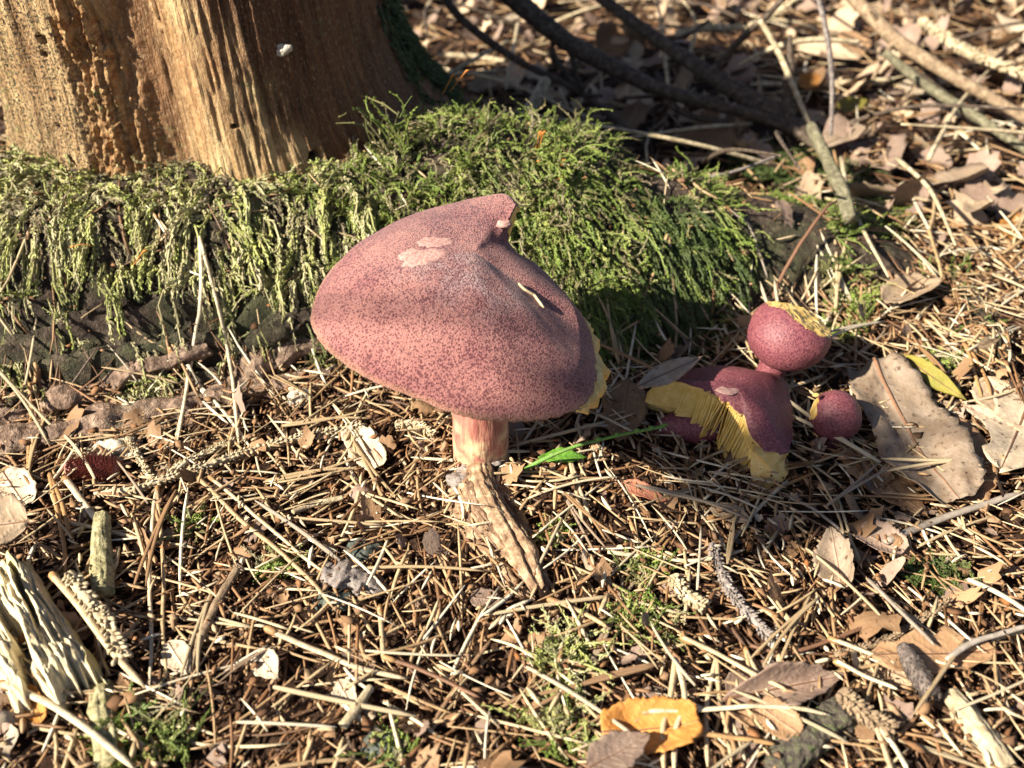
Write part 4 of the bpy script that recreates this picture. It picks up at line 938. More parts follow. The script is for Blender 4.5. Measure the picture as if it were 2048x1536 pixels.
# ------------------------------------------------------------------ leaves
def leaf_geo(L, W, shape="ovate", curl=.3, bend=.15, serr=0.0, wav=.05, seed=0, fold=0.0, nu=34, nv=15, th=.00028, holes=0.0):
    r = np.random.default_rng(seed); u = np.linspace(0, 1, nu); v = np.linspace(-1, 1, nv); U, Vv = np.meshgrid(u, v, indexing='ij')
    prof = {"ovate": np.sin(PI * np.clip(U, 0, 1) ** .75) ** .75, "round": np.sqrt(np.clip(1 - (2 * U - 1) ** 2, 0, 1)) ** .8, "lance": np.sin(PI * U ** .9) ** 1.1,
            "oak": np.sin(PI * U ** .85) ** .55 * (1 - .34 * np.abs(np.sin(PI * 3.5 * U)) ** 1.5), "scrap": np.clip(np.sin(PI * np.clip(U * .9 + .07, 0, 1)) ** .35, 0, 1)}[shape]
    edge = np.abs(Vv) ** 6
    prof = prof * (1 + edge * (serr * (((U * 22) % 1.0) - .5) + .10 * vn(U * 9 + seed, np.sign(Vv) * 3.) + .05 * vn(U * 25 + seed, np.sign(Vv) * 5.)))
    x, y = U * L, Vv * prof * W / 2
    x = x + edge * .03 * L * vn(U * 12 + seed, np.sign(Vv) * 7.)
    z = curl * (y / W) ** 2 * W * 2 + bend * L * (U - .4) ** 2 + fold * np.abs(y) + wav * L * fbm(U * 3 + seed, Vv * 1.5, 8., 3)
    z = z - .006 * L * np.exp(-(Vv / .07) ** 2) + .010 * L * np.sin((U * 9 - np.abs(Vv) * 2.2) * 2 * PI) * np.minimum(1, np.abs(Vv) * 3) * .25
    vein = np.clip(np.exp(-(Vv / .06) ** 2) + .45 * (np.sin((U * 9 - np.abs(Vv) * 2.2) * 2 * PI) > .86), 0, 1)
    top = np.stack([x, y, z], -1).reshape(-1, 3); bot = top.copy(); bot[:, 2] -= th
    Q = gridfaces(nu, nv); n = nu * nv
    rim = np.concatenate([np.arange(nv), np.arange(1, nu) * nv + nv - 1, np.arange(nv - 2, -1, -1) + (nu - 1) * nv, np.arange(nu - 2, 0, -1) * nv])
    w = np.stack([rim, np.roll(rim, -1), np.roll(rim, -1) + n, rim + n], -1)
    flat = np.stack([x, y, 0 * x], -1).reshape(-1, 3)
    mid = top.reshape(nu, nv, 3)[:, nv // 2]
    return np.concatenate([top, bot]), [Q[:, ::-1], Q + n, w], np.concatenate([vein.ravel(), vein.ravel()]), np.concatenate([flat, flat]), mid
def frame(X, roll=0.0, up=(0, 0, 1)):
    X = unit(np.asarray(X, float)); Yv = unit(np.cross(np.asarray(up, float), X)); Zv = np.cross(X, Yv)
    c, s = math.cos(roll), math.sin(roll); return np.stack([X, Yv * c + Zv * s, -Yv * s + Zv * c])
def leaf_at(label, mat, b, t, wr, shape="ovate", curl=.3, bend=.15, serr=0., roll=0., lift=.003, tl=None, stalk=0.0, seed=0, name="fallen_leaf", cat="leaf", wav=.05, fold=0., rib=True, by=None, ty=None, nu=34, nv=15):
    B_ = hit(*b) if by is None else at_y(*b, by); T_ = hit(*t) if ty is None else at_y(*t, ty)
    B_[2] += lift; T_[2] += lift if tl is None else tl
    L = np.linalg.norm(T_ - B_); R = frame(T_ - B_, roll)
    V, F, vein, flat, mid = leaf_geo(L, L * wr, shape, curl, bend, serr, wav, seed, fold, nu, nv)
    o = thing(name, label, cat, B_)
    zoff = -min(0, (V @ R)[:, 2].min()) * .5
    blade = part("blade", V @ R + B_ + np.array([0, 0, zoff]), F, M[mat], o, attrs=dict(vein=vein, rnd=np.full(len(V), .37)), uv=flat)
    if rib:
        Pm = mid.copy(); Pm[:, 2] += .0001
        if stalk > 0: Pm = np.concatenate([np.stack([np.linspace(-stalk * L, -.02 * L, 6), .03 * L * np.sin(np.linspace(0, 2, 6)), mid[0, 2] + 0 * np.linspace(0, 1, 6)], -1), Pm])
        Pm = Pm @ R + B_ + np.array([0, 0, zoff]); n = len(Pm)
        Vr, Fr = tubes(Pm, (L * np.interp(np.linspace(0, 1, n), [0, .3, 1], [.013, .010, .003]))[None], 5); part("midrib", Vr, Fr, M["brown_stem" if mat != "leaf_green" else "green_stem"], o)
    return o
leaf_at("large grey-brown leaf with a mouldy tip beside the button mushroom", "leaf_grey", (1735, 768), (1905, 1035), .44, "scrap", .22, .14, .10, .05, .007, .004, seed=1, wav=.10)
leaf_at("brown leaf lying beneath the large grey-brown leaf", "leaf_brown", (1690, 905), (1845, 1050), .50, "ovate", .1, .1, .04, -.1, .003, seed=2)
leaf_at("tan leaf wedged under the mouldy leaf tip", "leaf_brown", (1895, 850), (1960, 1050), .36, "ovate", .1, .1, 0, .1, .004, seed=3)
leaf_at("pale jagged oak-like leaf with dark gaps by the lapped leaves", "leaf_pale", (2060, 800), (1985, 985), .42, "oak", .15, .15, .08, .1, .007, seed=4)
leaf_at("pale leaf leaning behind the jagged one", "leaf_tan", (1960, 780), (2070, 905), .62, "ovate", .15, .1, .05, 0, .006, seed=5)
leaf_at("curled yellow-green leaf standing on edge behind the grey-brown leaf", "leaf_yellow", (1786, 745), (1912, 838), .24, "lance", .1, -.25, .04, 1.0, .009, seed=6)
leaf_at("dark shaded green leaf strip beyond the yellow-green one", "leaf_grey", (1915, 832), (2005, 880), .34, "lance", .1, -.15, .02, .4, .005, seed=46)
leaf_at("thin grey leaf lying over the broken mushroom", "leaf_grey", (1268, 782), (1402, 720), .24, "lance", .2, .1, 0, .35, .0, seed=7, by=.300, ty=.322)
leaf_at("brown toothed leaf in shade between the big cap and the broken mushroom", "leaf_brown", (1255, 790), (1235, 915), .50, "ovate", .1, .1, .12, 0, .006, seed=8)
leaf_at("small tan curled leaf on the litter above the grey-brown leaf", "leaf_tan", (1850, 585), (1775, 640), .62, "scrap", .5, .2, .1, .2, .006, seed=9)
leaf_at("curled toothed brown leaf standing up in the open litter", "leaf_grey", (1680, 1200), (1652, 1105), .55, "ovate", .9, .3, .16, -.5, .004, tl=.012, seed=10)
leaf_at("crumpled brown leaf next to the curled toothed leaf", "leaf_mauve", (1710, 1085), (1800, 1130), .75, "scrap", .5, .2, .1, .1, .006, seed=11)
leaf_at("long rolled mauve leaf lying beside the mossy bark stick", "leaf_mauve", (1440, 1425), (1690, 1375), .30, "lance", 1.4, -.10, .03, .45, .006, seed=12, wav=.03)
leaf_at("mauve ribbed leaf half hidden under the rolled leaf", "leaf_mauve", (1520, 1340), (1450, 1425), .55, "ovate", .3, .1, 0, 0, .004, seed=13)
leaf_at("dull mauve leaf flat beside the orange leaf", "leaf_mauve", (1470, 1430), (1500, 1560), .45, "ovate", .2, .1, .05, .1, .004, seed=14)
leaf_at("brown torn leaf leaning on the mossy bark stick", "leaf_brown", (1510, 1440), (1590, 1500), .75, "scrap", .3, .2, .1, .3, .007, seed=15)
leaf_at("bright orange crinkled leaf in the litter", "leaf_orange", (1200, 1500), (1392, 1480), .62, "scrap", .5, .25, .08, .15, .008, seed=16, wav=.12)
leaf_at("mauve-backed leaf lapped over the orange leaf", "leaf_mauve", (1170, 1590), (1290, 1525), .55, "ovate", .3, .1, 0, .1, .013, seed=17)
leaf_at("lobed brown oak leaf with a dark catkin across it", "leaf_brown", (1975, 1325), (1730, 1345), .46, "oak", .2, .1, .05, .05, .006, seed=18, stalk=.15, wav=.06)
leaf_at("tan leaf flat beneath the lobed brown oak leaf", "leaf_tan", (1830, 1380), (1700, 1330), .62, "ovate", .2, .1, 0, 0, .003, seed=19)
leaf_at("brown leaf with a hooked stalk lapped over the yellow wood chunk", "leaf_tan", (92, 1128), (-70, 1150), .80, "ovate", .3, .2, .03, -.15, .020, tl=.022, seed=20, stalk=.12)
leaf_at("bright green serrated leaf by the stem of the big mushroom", "leaf_green", (1076, 945), (1174, 942), .34, "lance", .3, -.2, .12, .35, .006, seed=21)
leaf_at("bleached leaf scrap under the near edge of the big cap", "leaf_pale", (705, 875), (760, 960), .5, "scrap", .2, .1, .06, .1, .005, seed=22)
leaf_at("bleached leaf scrap by the upright wooden stub", "leaf_pale", (15, 965), (60, 1035), .55, "scrap", .3, .15, .05, 0, .005, seed=23)
leaf_at("small reddish torn leaf in the moss below the broken mushroom", "leaf_red", (1240, 985), (1330, 1025), .42, "ovate", .3, .1, .05, 0, .005, seed=24)
leaf_at("yellowish leaf tip poking out below the broken mushroom", "leaf_tan", (1420, 1035), (1500, 1065), .6, "ovate", .3, .2, 0, 0, .005, seed=25)
leaf_at("white curled leaf scrap in the open litter", "leaf_pale", (520, 1330), (560, 1385), .7, "ovate", .2, .1, 0, .3, .006, seed=26)
leaf_at("white leaf scrap beside the long needle pair", "leaf_pale", (345, 1310), (385, 1375), .6, "ovate", .2, .1, 0, .2, .006, seed=27)
leaf_at("white torn leaf scrap by the fat straw stalk", "leaf_pale", (680, 1385), (715, 1450), .5, "ovate", .2, .1, 0, .2, .006, seed=28)
leaf_at("round mauve leaf scrap below the rotten stick", "leaf_mauve", (940, 1215), (1000, 1222), .8, "round", .2, .1, 0, 0, .005, seed=29)
leaf_at("translucent orange leaf scrap beside the yellow wood chunk", "leaf_orange", (62, 1405), (100, 1470), .5, "scrap", .4, .2, .1, .3, .006, seed=30)
leaf_at("orange leaf lying at the edge of the far litter", "leaf_orange", (2030, 450), (2060, 530), .6, "ovate", .3, .1, 0, .2, .006, seed=31)
leaf_at("yellow leaf under the pale twigs behind the root", "leaf_yellow", (1670, 250), (1725, 235), .55, "ovate", .3, .2, 0, .4, .010, seed=32)
leaf_at("bright orange leaf behind the end of the dark branch", "leaf_orange", (1590, 205), (1645, 200), .75, "ovate", .3, .2, 0, .5, .012, seed=33)
leaf_at("pale curled leaf behind the mossy root", "leaf_pale", (1430, 255), (1425, 300), .55, "ovate", .5, .2, 0, .5, .010, seed=34)
leaf_at("dark curled leaf lit along its edge behind the mossy root", "leaf_brown", (1400, 310), (1480, 260), .7, "ovate", .4, .2, 0, .3, .006, seed=35)
leaf_at("long tan leaf bent over the far ground", "leaf_tan", (1580, 130), (1710, 150), .42, "lance", .3, -.3, 0, .4, .012, seed=36)
leaf_at("grey curled leaf on the far side of the root's mossy end", "leaf_mauve", (1730, 300), (1775, 370), .6, "ovate", .4, .1, 0, .2, .006, seed=37)
leaf_at("brown curled leaf casting a dark gap beyond the root's end", "leaf_mauve", (1830, 330), (1900, 355), .7, "ovate", .6, .2, 0, .3, .006, seed=38)
FARL = [("under the dark branches", 1250, 130), ("beside the stump's mossy flank", 930, 120), ("near the orange and yellow leaves", 1650, 215), ("below the tan knobbly branch", 1900, 190), ("near the pale beaded twig", 1980, 110), ("in the stump's shadow", 1200, 260), ("beyond the root's mossy end", 1850, 340)]
FARP = np.array([hit(a, b) for _, a, b in FARL])
def near_far(p): return " " + FARL[int(np.argmin(np.hypot(FARP[:, 0] - p[0], FARP[:, 1] - p[1])))][0]
# alike leaves on the far ground
lm = []
for i, (mt, sh, wr) in enumerate((("leaf_tan", "ovate", .6), ("leaf_brown", "ovate", .7), ("leaf_mauve", "oak", .6), ("leaf_pale", "lance", .4), ("leaf_grey", "round", .7), ("leaf_tan", "oak", .6))):
    V, F, vein, flat, _ = leaf_geo(1.0, wr, sh, .5, .3, .05, .08, 70 + i, nu=20, nv=9, th=.008)
    lm.append(new_mesh("fallen_leaf", V, F, M[mt], attrs=dict(vein=vein, rnd=np.zeros(len(V))), uv=flat))
LBL = ["dry tan leaf", "dry brown leaf", "dry mauve lobed leaf", "bleached narrow leaf", "grey rounded leaf", "tan lobed leaf"]
r = np.random.default_rng(500); x, y = pick(150, -.15, .70, .47, 1.05, 501, 0.0); protos = {}
for k in range(150):
    i = int(r.integers(0, 6)); ob = protos[i].copy() if i in protos else bpy.data.objects.new("fallen_leaf", lm[i]); protos.setdefault(i, ob)
    col.objects.link(ob); L = r.uniform(.018, .042); ob.scale = (L, L, L); ob.location = (x[k], y[k], float(S(x[k], y[k])) + .006 + .006 * r.random())
    ob.rotation_euler = (r.normal() * .5, r.normal() * .35, r.uniform(0, 2 * PI)); tag(ob, ("large " if L > .032 else "small ") + LBL[i] + near_far(ob.location), "leaf", "leaves on the far ground")

# ------------------------------------------------------------------ twigs and branches
def stick(parent, P, rads, mat, name="stem", m=12, K=40, rough=.15, fs=260, seed=0, flat=1.0, grain=0.0, fib=0.0):
    P = resample(np.asarray(P), K); R = np.interp(np.linspace(0, 1, K), np.linspace(0, 1, len(rads)), rads)
    V, F = tubes(P, R[None], m, flat); ax = np.repeat(P, m, 0)
    k = 1 + rough * fbm(V[:, 0] * fs + seed, V[:, 1] * fs, V[:, 2] * fs, 3)
    if grain: k = k + grain * np.tile(np.random.default_rng(seed).normal(size=m), K) * (1 + .3 * vn(np.repeat(np.linspace(0, 6, K), m), np.tile(np.arange(m), K) * 3.3))
    if fib:
        an = np.tile(np.arange(m) / m, K); tt = np.repeat(np.linspace(0, 1, K), m); ca, sa = np.cos(an * 2 * PI), np.sin(an * 2 * PI)
        k = k + fib * (vn(ca * 3 + seed, sa * 3, tt * 3) + .7 * vn(ca * 7 + seed, sa * 7, tt * 6) + .5 * vn(ca * 14, sa * 14 + seed, tt * 14))
        e = np.repeat(np.minimum(np.linspace(0, 1, K), np.linspace(1, 0, K)), m); push = sm(.08, 0, e) * vn(ca * 5 + seed, sa * 5, 3.) * .9
        ax = ax + np.repeat(np.gradient(P, axis=0), m, 0) * (push * K * .06)[:, None]
    return part(name, ax + (V - ax) * k[:, None], F, M[mat], parent)
def P3(pts): return np.array([at_y(*q_) if len(q_) == 3 else hit(q_[0], q_[1], .001) for q_ in pts])
def branch(label, pts, rads, mat, twigs=(), name="dead_branch", cat="branch", **kw):
    P = P3(pts); o = thing(name, label, cat, P[0]); stick(o, P, rads, mat, **kw)
    for tp, tr in twigs: stick(o, P3(tp), tr, mat, "side_twig", m=8, K=20)
    return o
branch("long dark branch slanting down behind the mossy root", [(985, -40, .61), (1100, 58, .60), (1180, 110, .592), (1330, 182, .58), (1500, 228, .57), (1600, 268, .56), (1700, 352, .538)], [.0062, .0056, .0052, .0042, .0036, .0030, .0018], "dark_branch",
       [([(1110, 70, .60), (1106, 110, .598), (1135, 150, .595), (1170, 188, .59), (1205, 192, .585)], [.0022, .002, .0015, .001]), ([(1140, 95, .597), (1150, 140, .594), (1165, 180, .59)], [.002, .0015, .001]), ([(1335, 183, .58), (1345, 212, .578), (1395, 236, .574), (1460, 242, .57)], [.0026, .002, .0016, .001])])
branch("thick dark branch with a snapped end lying beyond the first", [(1165, -30, .68), (1300, 68, .65), (1420, 150, .615), (1530, 218, .585), (1610, 272, .565)], [.0036, .0042, .0050, .0062, .0072], "dark_branch",
       [([(1420, 150, .615), (1480, 80, .61), (1540, 25, .60), (1580, -20, .60)], [.0028, .0024, .002, .0016]), ([(1300, 70, .65), (1360, 75, .64), (1420, 40, .64)], [.0018, .0014, .001])], grain=.06)
branch("short tan snag stuck upright in the mossy end of the root", [(1622, 252, .515), (1655, 320, .485), (1690, 400, .449), (1700, 440, .436)], [.0028, .0034, .0036, .0034], "green_branch", grain=.05, fib=.12, m=24, cat="snag", name="broken_snag")
branch("tan knobbly branch crossing above the pale beaded twig", [(1680, -30, .68), (1760, 50, .64), (1800, 85, .63), (1900, 150, .605), (1990, 200, .59), (2090, 262, .57)], [.0036, .0042, .0046, .0038, .0034, .0030], "tan_branch",
       [([(1790, 78, .632), (1760, 130, .62), (1745, 160, .615)], [.0022, .0016, .001]), ([(1760, 50, .64), (1740, 20, .64)], [.002, .001])])
branch("thin greenish branch running below the tan knobbly one", [(1770, 105, .62), (1850, 170, .60), (1950, 232, .575), (2080, 318, .54)], [.0026, .003, .003, .0026], "green_branch")
branch("thin dark branch leaning near the mossy flank of the stump", [(880, -20, .66), (925, 40, .655), (1030, 118, .64), (1160, 185, .61), (1290, 290, .56)], [.0028, .0028, .0022, .0018, .001], "dark_branch")
branch("slim dark twig hanging down past the orange leaf", [(1630, -30, .56), (1652, 60, .555), (1664, 160, .55), (1662, 270, .545)], [.0014, .0016, .0014, .0010], "grey_bark", name="twig", cat="twig")
branch("slim pale twig standing by the orange leaf", [(1520, 40, .60), (1560, 110, .59), (1610, 230, .57), (1640, 300, .555)], [.0016, .0018, .0016, .001], "pale_twig", name="twig", cat="twig")
branch("dark jagged dead stub standing behind the orange leaf", [(1580, 70, .60), (1580, 130, .59), (1575, 200, .58), (1585, 260, .565)], [.0012, .003, .0036, .0045], "dark_branch", name="broken_snag", cat="snag", rough=.5)
branch("pale arched twig over the far litter", [(1480, 130, .62), (1540, 98, .61), (1620, 80, .61), (1720, 84, .61)], [.0012, .0018, .0018, .0012], "pale_twig", name="twig", cat="twig")
branch("pale level twig under the yellow leaf", [(1500, 168, .66), (1600, 168, .66), (1700, 165, .66), (1790, 158, .66)], [.0016, .002, .002, .0012], "pale_twig", name="twig", cat="twig")
branch("pale forked twig on the far ground beside the stump", [(870, 110, .70), (940, 112, .70), (1010, 122, .69)], [.0016, .002, .0014], "pale_twig", name="twig", cat="twig")
branch("pale slanting twig lying past the stump", [(905, 150, .66), (960, 146, .66), (1010, 140, .66)], [.0012, .0018, .0012], "pale_twig", name="twig", cat="twig")
branch("pale stick end beside the dark slanting branch", [(1055, 230, .585), (1078, 190, .60), (1092, 160, .61)], [.004, .004, .0034], "pale_twig", name="twig", cat="twig", grain=.1)
branch("grey thin stalk trailing over the dark hollow behind the root", [(1140, 318, .50), (1240, 340, .49), (1340, 358, .48), (1450, 348, .48), (1560, 310, .50)], [.0007, .0008, .0008, .0007], "grey_bark", name="leaf_stalk", cat="stalk")
r = np.random.default_rng(610); x, y = pick(84, -.1, .6, .5, 1.0, 611, 0.0)
for k in range(84):
    L, an = r.uniform(.05, .16), r.uniform(0, 2 * PI); p = np.array([x[k], y[k], S(x[k], y[k]) + .012 + .01 * r.random()]); d = np.array([math.cos(an), math.sin(an), 0]) * L
    q = p + d; q[2] = S(q[0], q[1]) + .008 + .05 * r.random(); mid = (p + q) / 2 + np.array([*r.normal(size=2) * .008, .004]); pale = r.random() < .45
    o = thing("twig", ("thin pale twig" if pale else "thin dark twig") + " tangled in the far litter" + near_far(p), "twig", p, "twigs on the far ground")
    stick(o, [p, mid, q], [.0014, .0012, .0006], "pale_twig" if pale else "dark_branch", m=6, K=14)
# spruce twigs beset with needle pegs
def beaded(label, pts, rad, mat, lift=.004, npeg=150, seed=0, peg=.9, branches=(), name="spruce_twig"):
    r = np.random.default_rng(seed); o = None
    for bi, (pp, rd) in enumerate([(pts, rad)] + list(branches)):
        P = np.array([hit(a, b, lift) if len(q_) == 2 else at_y(*q_) for q_ in pp for a, b in [q_[:2]]]); P = resample(P, 60); P[:, 2] = np.maximum(P[:, 2], S(P[:, 0], P[:, 1]) + lift * .7)
        if o is None: o = thing(name, label, "twig", P[0])
        V, F = tubes(P, np.interp(np.linspace(0, 1, 60), [0, .5, 1], [rd, rd, rd * .6])[None], 8); st = part("stem", V, F, M[mat], o)
        n = int(npeg * len(pp) / 4); i = r.integers(1, 58, n); T = unit(P[i + 1] - P[i - 1]); D = unit(np.cross(T, r.normal(size=(n, 3))))
        b = P[i] + D * rd * .7; t1 = b + D * rd * peg + T * rd * .9 * peg; Q = np.stack([b, (b + t1) / 2, t1], 1)
        V, F = tubes(Q, rd * np.array([.34, .32, .18])[None] * np.ones((n, 1)), 5); part("peg_scales", V, F, M[mat], o, kind="stuff")
    return o
beaded("whitish beaded spruce twig running along the foot of the root", [(190, 985), (260, 980), (330, 958), (430, 925), (540, 890), (660, 862), (730, 850)], .0013, "pale_twig", .006, 300, 1, branches=[([(255, 875), (280, 920), (312, 968)], .0010), ([(320, 965), (360, 930), (470, 880)], .0010)])
beaded("whitish beaded spruce twig beside the yellow wood chunk", [(140, 1150), (175, 1200), (215, 1250), (245, 1320)], .0020, "pale_twig", .012, 200, 2)
beaded("short orange peg-covered spruce twig in the litter", [(1680, 1385), (1720, 1420), (1785, 1460)], .0020, "tan_branch", .008, 220, 3)
beaded("brown knobbly spruce twig sloping through the needles", [(1425, 1090), (1450, 1160), (1490, 1220), (1550, 1285)], .0014, "grey_bark", .006, 220, 4)
beaded("short knobbly straw twig beside the bark chip", [(1345, 1155), (1375, 1190), (1410, 1215)], .0017, "pale_twig", .006, 160, 5)
beaded("orange peg-covered twig lying past the curled toothed leaf", [(1670, 1310), (1760, 1285), (1830, 1250), (1900, 1200)], .0011, "tan_branch", .006, 220, 6)
beaded("long pale beaded twig above the tan knobbly branch", [(1840, 40, .69), (1930, 100, .66), (2000, 128, .64), (2090, 165, .62)], .0026, "pale_twig", .01, 260, 7)
beaded("pale beaded twig forking over the far litter", [(1350, 70, .66), (1420, 55, .66), (1500, 55, .66)], .0020, "pale_twig", .01, 160, 8, branches=[([(1500, 55, .66), (1560, 20, .65), (1620, -20, .65)], .0018)])
beaded("short pale beaded twig in the litter under the big cap", [(790, 850), (830, 845), (870, 870)], .0012, "pale_twig", .005, 120, 9)
# rotten stick in front of the big mushroom
def lump_stick(label, pts, rads, mat, lift, name, cat, seed, rough=.35, fs=220, m=28, K=70, flat=.7, extra=(), fib=.14):
    P = np.array([hit(a, b) for a, b in pts]); P[:, 2] += np.array(rads) * .55 + lift; o = thing(name, label, cat, P[0]); stick(o, P, rads, mat, "wood", m, K, rough, fs, seed, flat, .03, fib)
    for (a, b, r_, mt, nm, sq) in extra:
        q_ = hit(a, b); j = np.argmin(np.linalg.norm(P - q_, axis=1)); q_[2] = max(q_[2], P[j, 2] + rads[j] * flat * .6); blob(q_, r_, mt, nm, o, seed=seed + a, sq=sq, n=(9, 12))
    return o
def rotten():
    o = thing("rotten_stick", "rotten crumbling stick at the foot of the big mushroom's stem", "stick", hit(985, 1055)); r = np.random.default_rng(8)
    mid = [(958, 935), (955, 990), (985, 1055), (1030, 1122), (1060, 1168), (1078, 1203)]; wid = [26, 40, 40, 30, 22, 8]
    for k in range(9):
        f = (k - 4) / 4; a, b = (0, 6) if k % 2 == 0 else (int(r.integers(0, 2)), int(r.integers(4, 7)))
        pp = [(m_[0] + w_ * f + r.normal() * 4, m_[1] - w_ * f * .45) for m_, w_ in zip(mid, wid)][a:b]
        P = np.array([hit(*q) for q in pp]); P[:, 2] += .0030 + .0032 * (1 - f * f) + r.normal() * .0006; n = len(pp)
        stick(o, P, list(.0030 * np.interp(np.linspace(0, 1, n), [0, .2, .7, 1], [.7, 1.15, .9, .35]) * r.uniform(.8, 1.2)), ["rot_wood", "rot_dark"][k % 2], "strand", 26, 90, .4, 380, 60 + k, .85, 0, .28)
    for k, (a, b, r_, sq) in enumerate([(952, 938, .0046, (1.2, .9, .5)), (985, 945, .0036, (1.2, .9, .5)), (922, 985, .0046, (1, .9, .5)), (930, 965, .0030, (1, .9, .5)), (1052, 1160, .0028, (1, 1.2, .5)), (1040, 1110, .0022, (1, 1.2, .5))]):
        q = hit(a, b); q[2] += .006; blob(q, r_, "grey_bark", "bark_flake", o, seed=k * 3, sq=sq, n=(14, 18), nzs=.9)
rotten()
# yellow wood chunk
def chunk():
    A_, B2, C_, D_ = [hit(*q) for q in ((-75, 1215), (72, 1150), (228, 1388), (50, 1470))]
    o = thing("wood_chunk", "split chunk of decayed wood with yellow ridges beside the brown leaf", "wood chunk", (A_ + B2 + C_ + D_) / 4)
    nu, nv = 150, 96; u, v = np.meshgrid(np.linspace(0, 1, nu), np.linspace(0, 1, nv), indexing='ij')
    rag = .10 * vn(v * 7, 1.) + .06 * vn(v * 19, 2.); uu = np.clip(u * (1 + rag * u), 0, 1.2) - .08 * (1 - u) * vn(v * 9, 5.)
    vv = v + .03 * vn(u * 6, v * 2, 8.) + .02 * vn(u * 22, v * 3, 9.) * np.abs(v - .5) * 2
    P = (A_ * (1 - vv[..., None]) + B2 * vv[..., None]) * (1 - uu[..., None]) + (D_ * (1 - vv[..., None]) + C_ * vv[..., None]) * uu[..., None]
    rid = .55 * vn(v * 4.2 + .5 * vn(u * 2, v * 2, 3.), u * 1.3, 4.) + .32 * vn(v * 10, u * 3, 5.) + .22 * vn(v * 24, u * 6, 6.) + .14 * vn(v * 50, u * 14, 7.) + .16 * fbm(v * 30, u * 34, 8., 3)
    crack = sm(.10, .0, np.abs(v - .36 - .06 * np.sin(u * 5) - .05 * vn(u * 5, 1.))) * sm(.25, .5, u) + sm(.05, 0, np.abs(v - .68 - .04 * np.sin(u * 7))) * sm(.7, .4, u)
    edge = np.minimum(np.minimum(v, 1 - v) * 5, np.minimum(u, 1 - u) * 9); dome = np.clip(edge, 0, 1) ** .5
    z = S(P[..., 0], P[..., 1]) * .5 + .003 + .0125 * dome + .0062 * rid * dome - .010 * np.clip(crack, 0, 1) * dome
    top = P.copy(); top[..., 2] = z; bot = P.copy(); bot[..., 2] = -.004
    n = nu * nv; rim = np.concatenate([np.arange(nv), np.arange(1, nu) * nv + nv - 1, np.arange(nv - 2, -1, -1) + (nu - 1) * nv, np.arange(nu - 2, 0, -1) * nv])
    w = np.stack([rim, np.roll(rim, -1), np.roll(rim, -1) + n, rim + n], -1); Q = gridfaces(nu, nv)
    li = np.clip(sm(-.05, .45, rid) * sm(.35, .75, v + .25 * vn(u * 4, v * 4, 2.)), 0, 1).ravel()
    part("wood", np.concatenate([top.reshape(-1, 3), bot.reshape(-1, 3)]), [Q, Q[:, ::-1] + n, w[:, ::-1]], M["split_wood"], o, attrs=dict(lich=np.concatenate([li, li])), uv=np.concatenate([np.stack([v * .05, 0 * v, u * .09], -1).reshape(-1, 3)] * 2))
chunk()
lump_stick("upright weathered stub of wood with fine vertical grain", [(214, 1060), (214, 1110), (216, 1160), (218, 1215)], [.0026, .0034, .0036, .0034], "stub_wood", .006, "wood_stub", "stub", 11, .08, 160, 48, 70, .9, fib=.13)
lump_stick("lower weathered stub of wood under the yellow wood chunk", [(212, 1390), (214, 1440), (222, 1500), (226, 1550)], [.0034, .0040, .0040, .0038], "stub_wood", .002, "wood_stub", "stub", 12, .12, 200, 48, 70, .9, fib=.15)
lump_stick("mossy bark stick lying beside the rolled mauve leaf", [(1545, 1560), (1590, 1510), (1650, 1465), (1705, 1425)], [.0050, .0056, .0054, .0048], "mossy_bark", .001, "bark_stick", "stick", 13, .22, 420, 56, 110, .85, fib=.13)
lump_stick("pale fibrous stick poking out near the lobed brown leaf", [(1895, 1405), (1930, 1455), (1965, 1505), (2000, 1560)], [.0026, .0036, .0042, .0042], "pale_twig", .003, "wood_stick", "stick", 14, .08, 240, 44, 70, .8, fib=.16)
lump_stick("grey bark chip with a notched top beside the long bleached needle", [(650, 1165), (690, 1168), (735, 1180), (768, 1192)], [.0050, .0068, .0056, .003], "grey_bark", .001, "bark_chip", "bark chip", 15, .6, 330, 36, 60, .40, fib=.25)
lump_stick("straight tan stalk stump among the white leaf scraps", [(745, 1400), (720, 1440), (690, 1480)], [.0012, .0016, .0016], "pale_twig", .006, "wood_stick", "stick", 16, .06, 200, 20, 30, .8, fib=.1)
lump_stick("thin weathered stick sloping through the open litter", [(480, 1160), (440, 1230), (400, 1320), (388, 1370)], [.0013, .0015, .0014, .0009], "tan_branch", .005, "wood_stick", "stick", 17, .3, 300, 16, 40, .9)
lump_stick("pale stalk slanting across the litter by the needle bundle", [(690, 1020), (630, 1035), (590, 1050)], [.0009, .0012, .0010], "pale_twig", .006, "wood_stick", "stick", 18, .08, 300, 16, 24, .9, fib=.1)
def lone_blob(label, px, py, r_, mat, name, cat, sq, seed, lift=.4, nzs=.4, n=(18, 26)):
    q_ = hit(px, py); q_[2] += r_ * sq[2] * lift; o = thing(name, label, cat, q_); blob(q_, r_, mat, "body", o, seed=seed, sq=sq, nzs=nzs, n=n); return o
lone_blob("small dark greenish stone behind the grey bark chip", 728, 1110, .0062, "dark_stone", "stone", "stone", (1.1, .9, .6), 1)
lone_blob("dark greenish stone under the near side of the bark chip", 668, 1205, .0060, "dark_stone", "stone", "stone", (1.1, .9, .5), 2)
lone_blob("greenish flat stone among the white leaf scraps", 768, 1495, .0065, "dark_stone", "stone", "stone", (1.1, .9, .5), 3)
lone_blob("fluffy white lump of mould against the bare root", 602, 802, .0046, "mould", "mould_lump", "mould", (1, .9, .9), 4, nzs=.9)
lone_blob("pale woolly lump at the foot of the bare root", 235, 905, .0060, "mould", "mould_lump", "mould", (1.5, 1, .6), 5, nzs=.8)
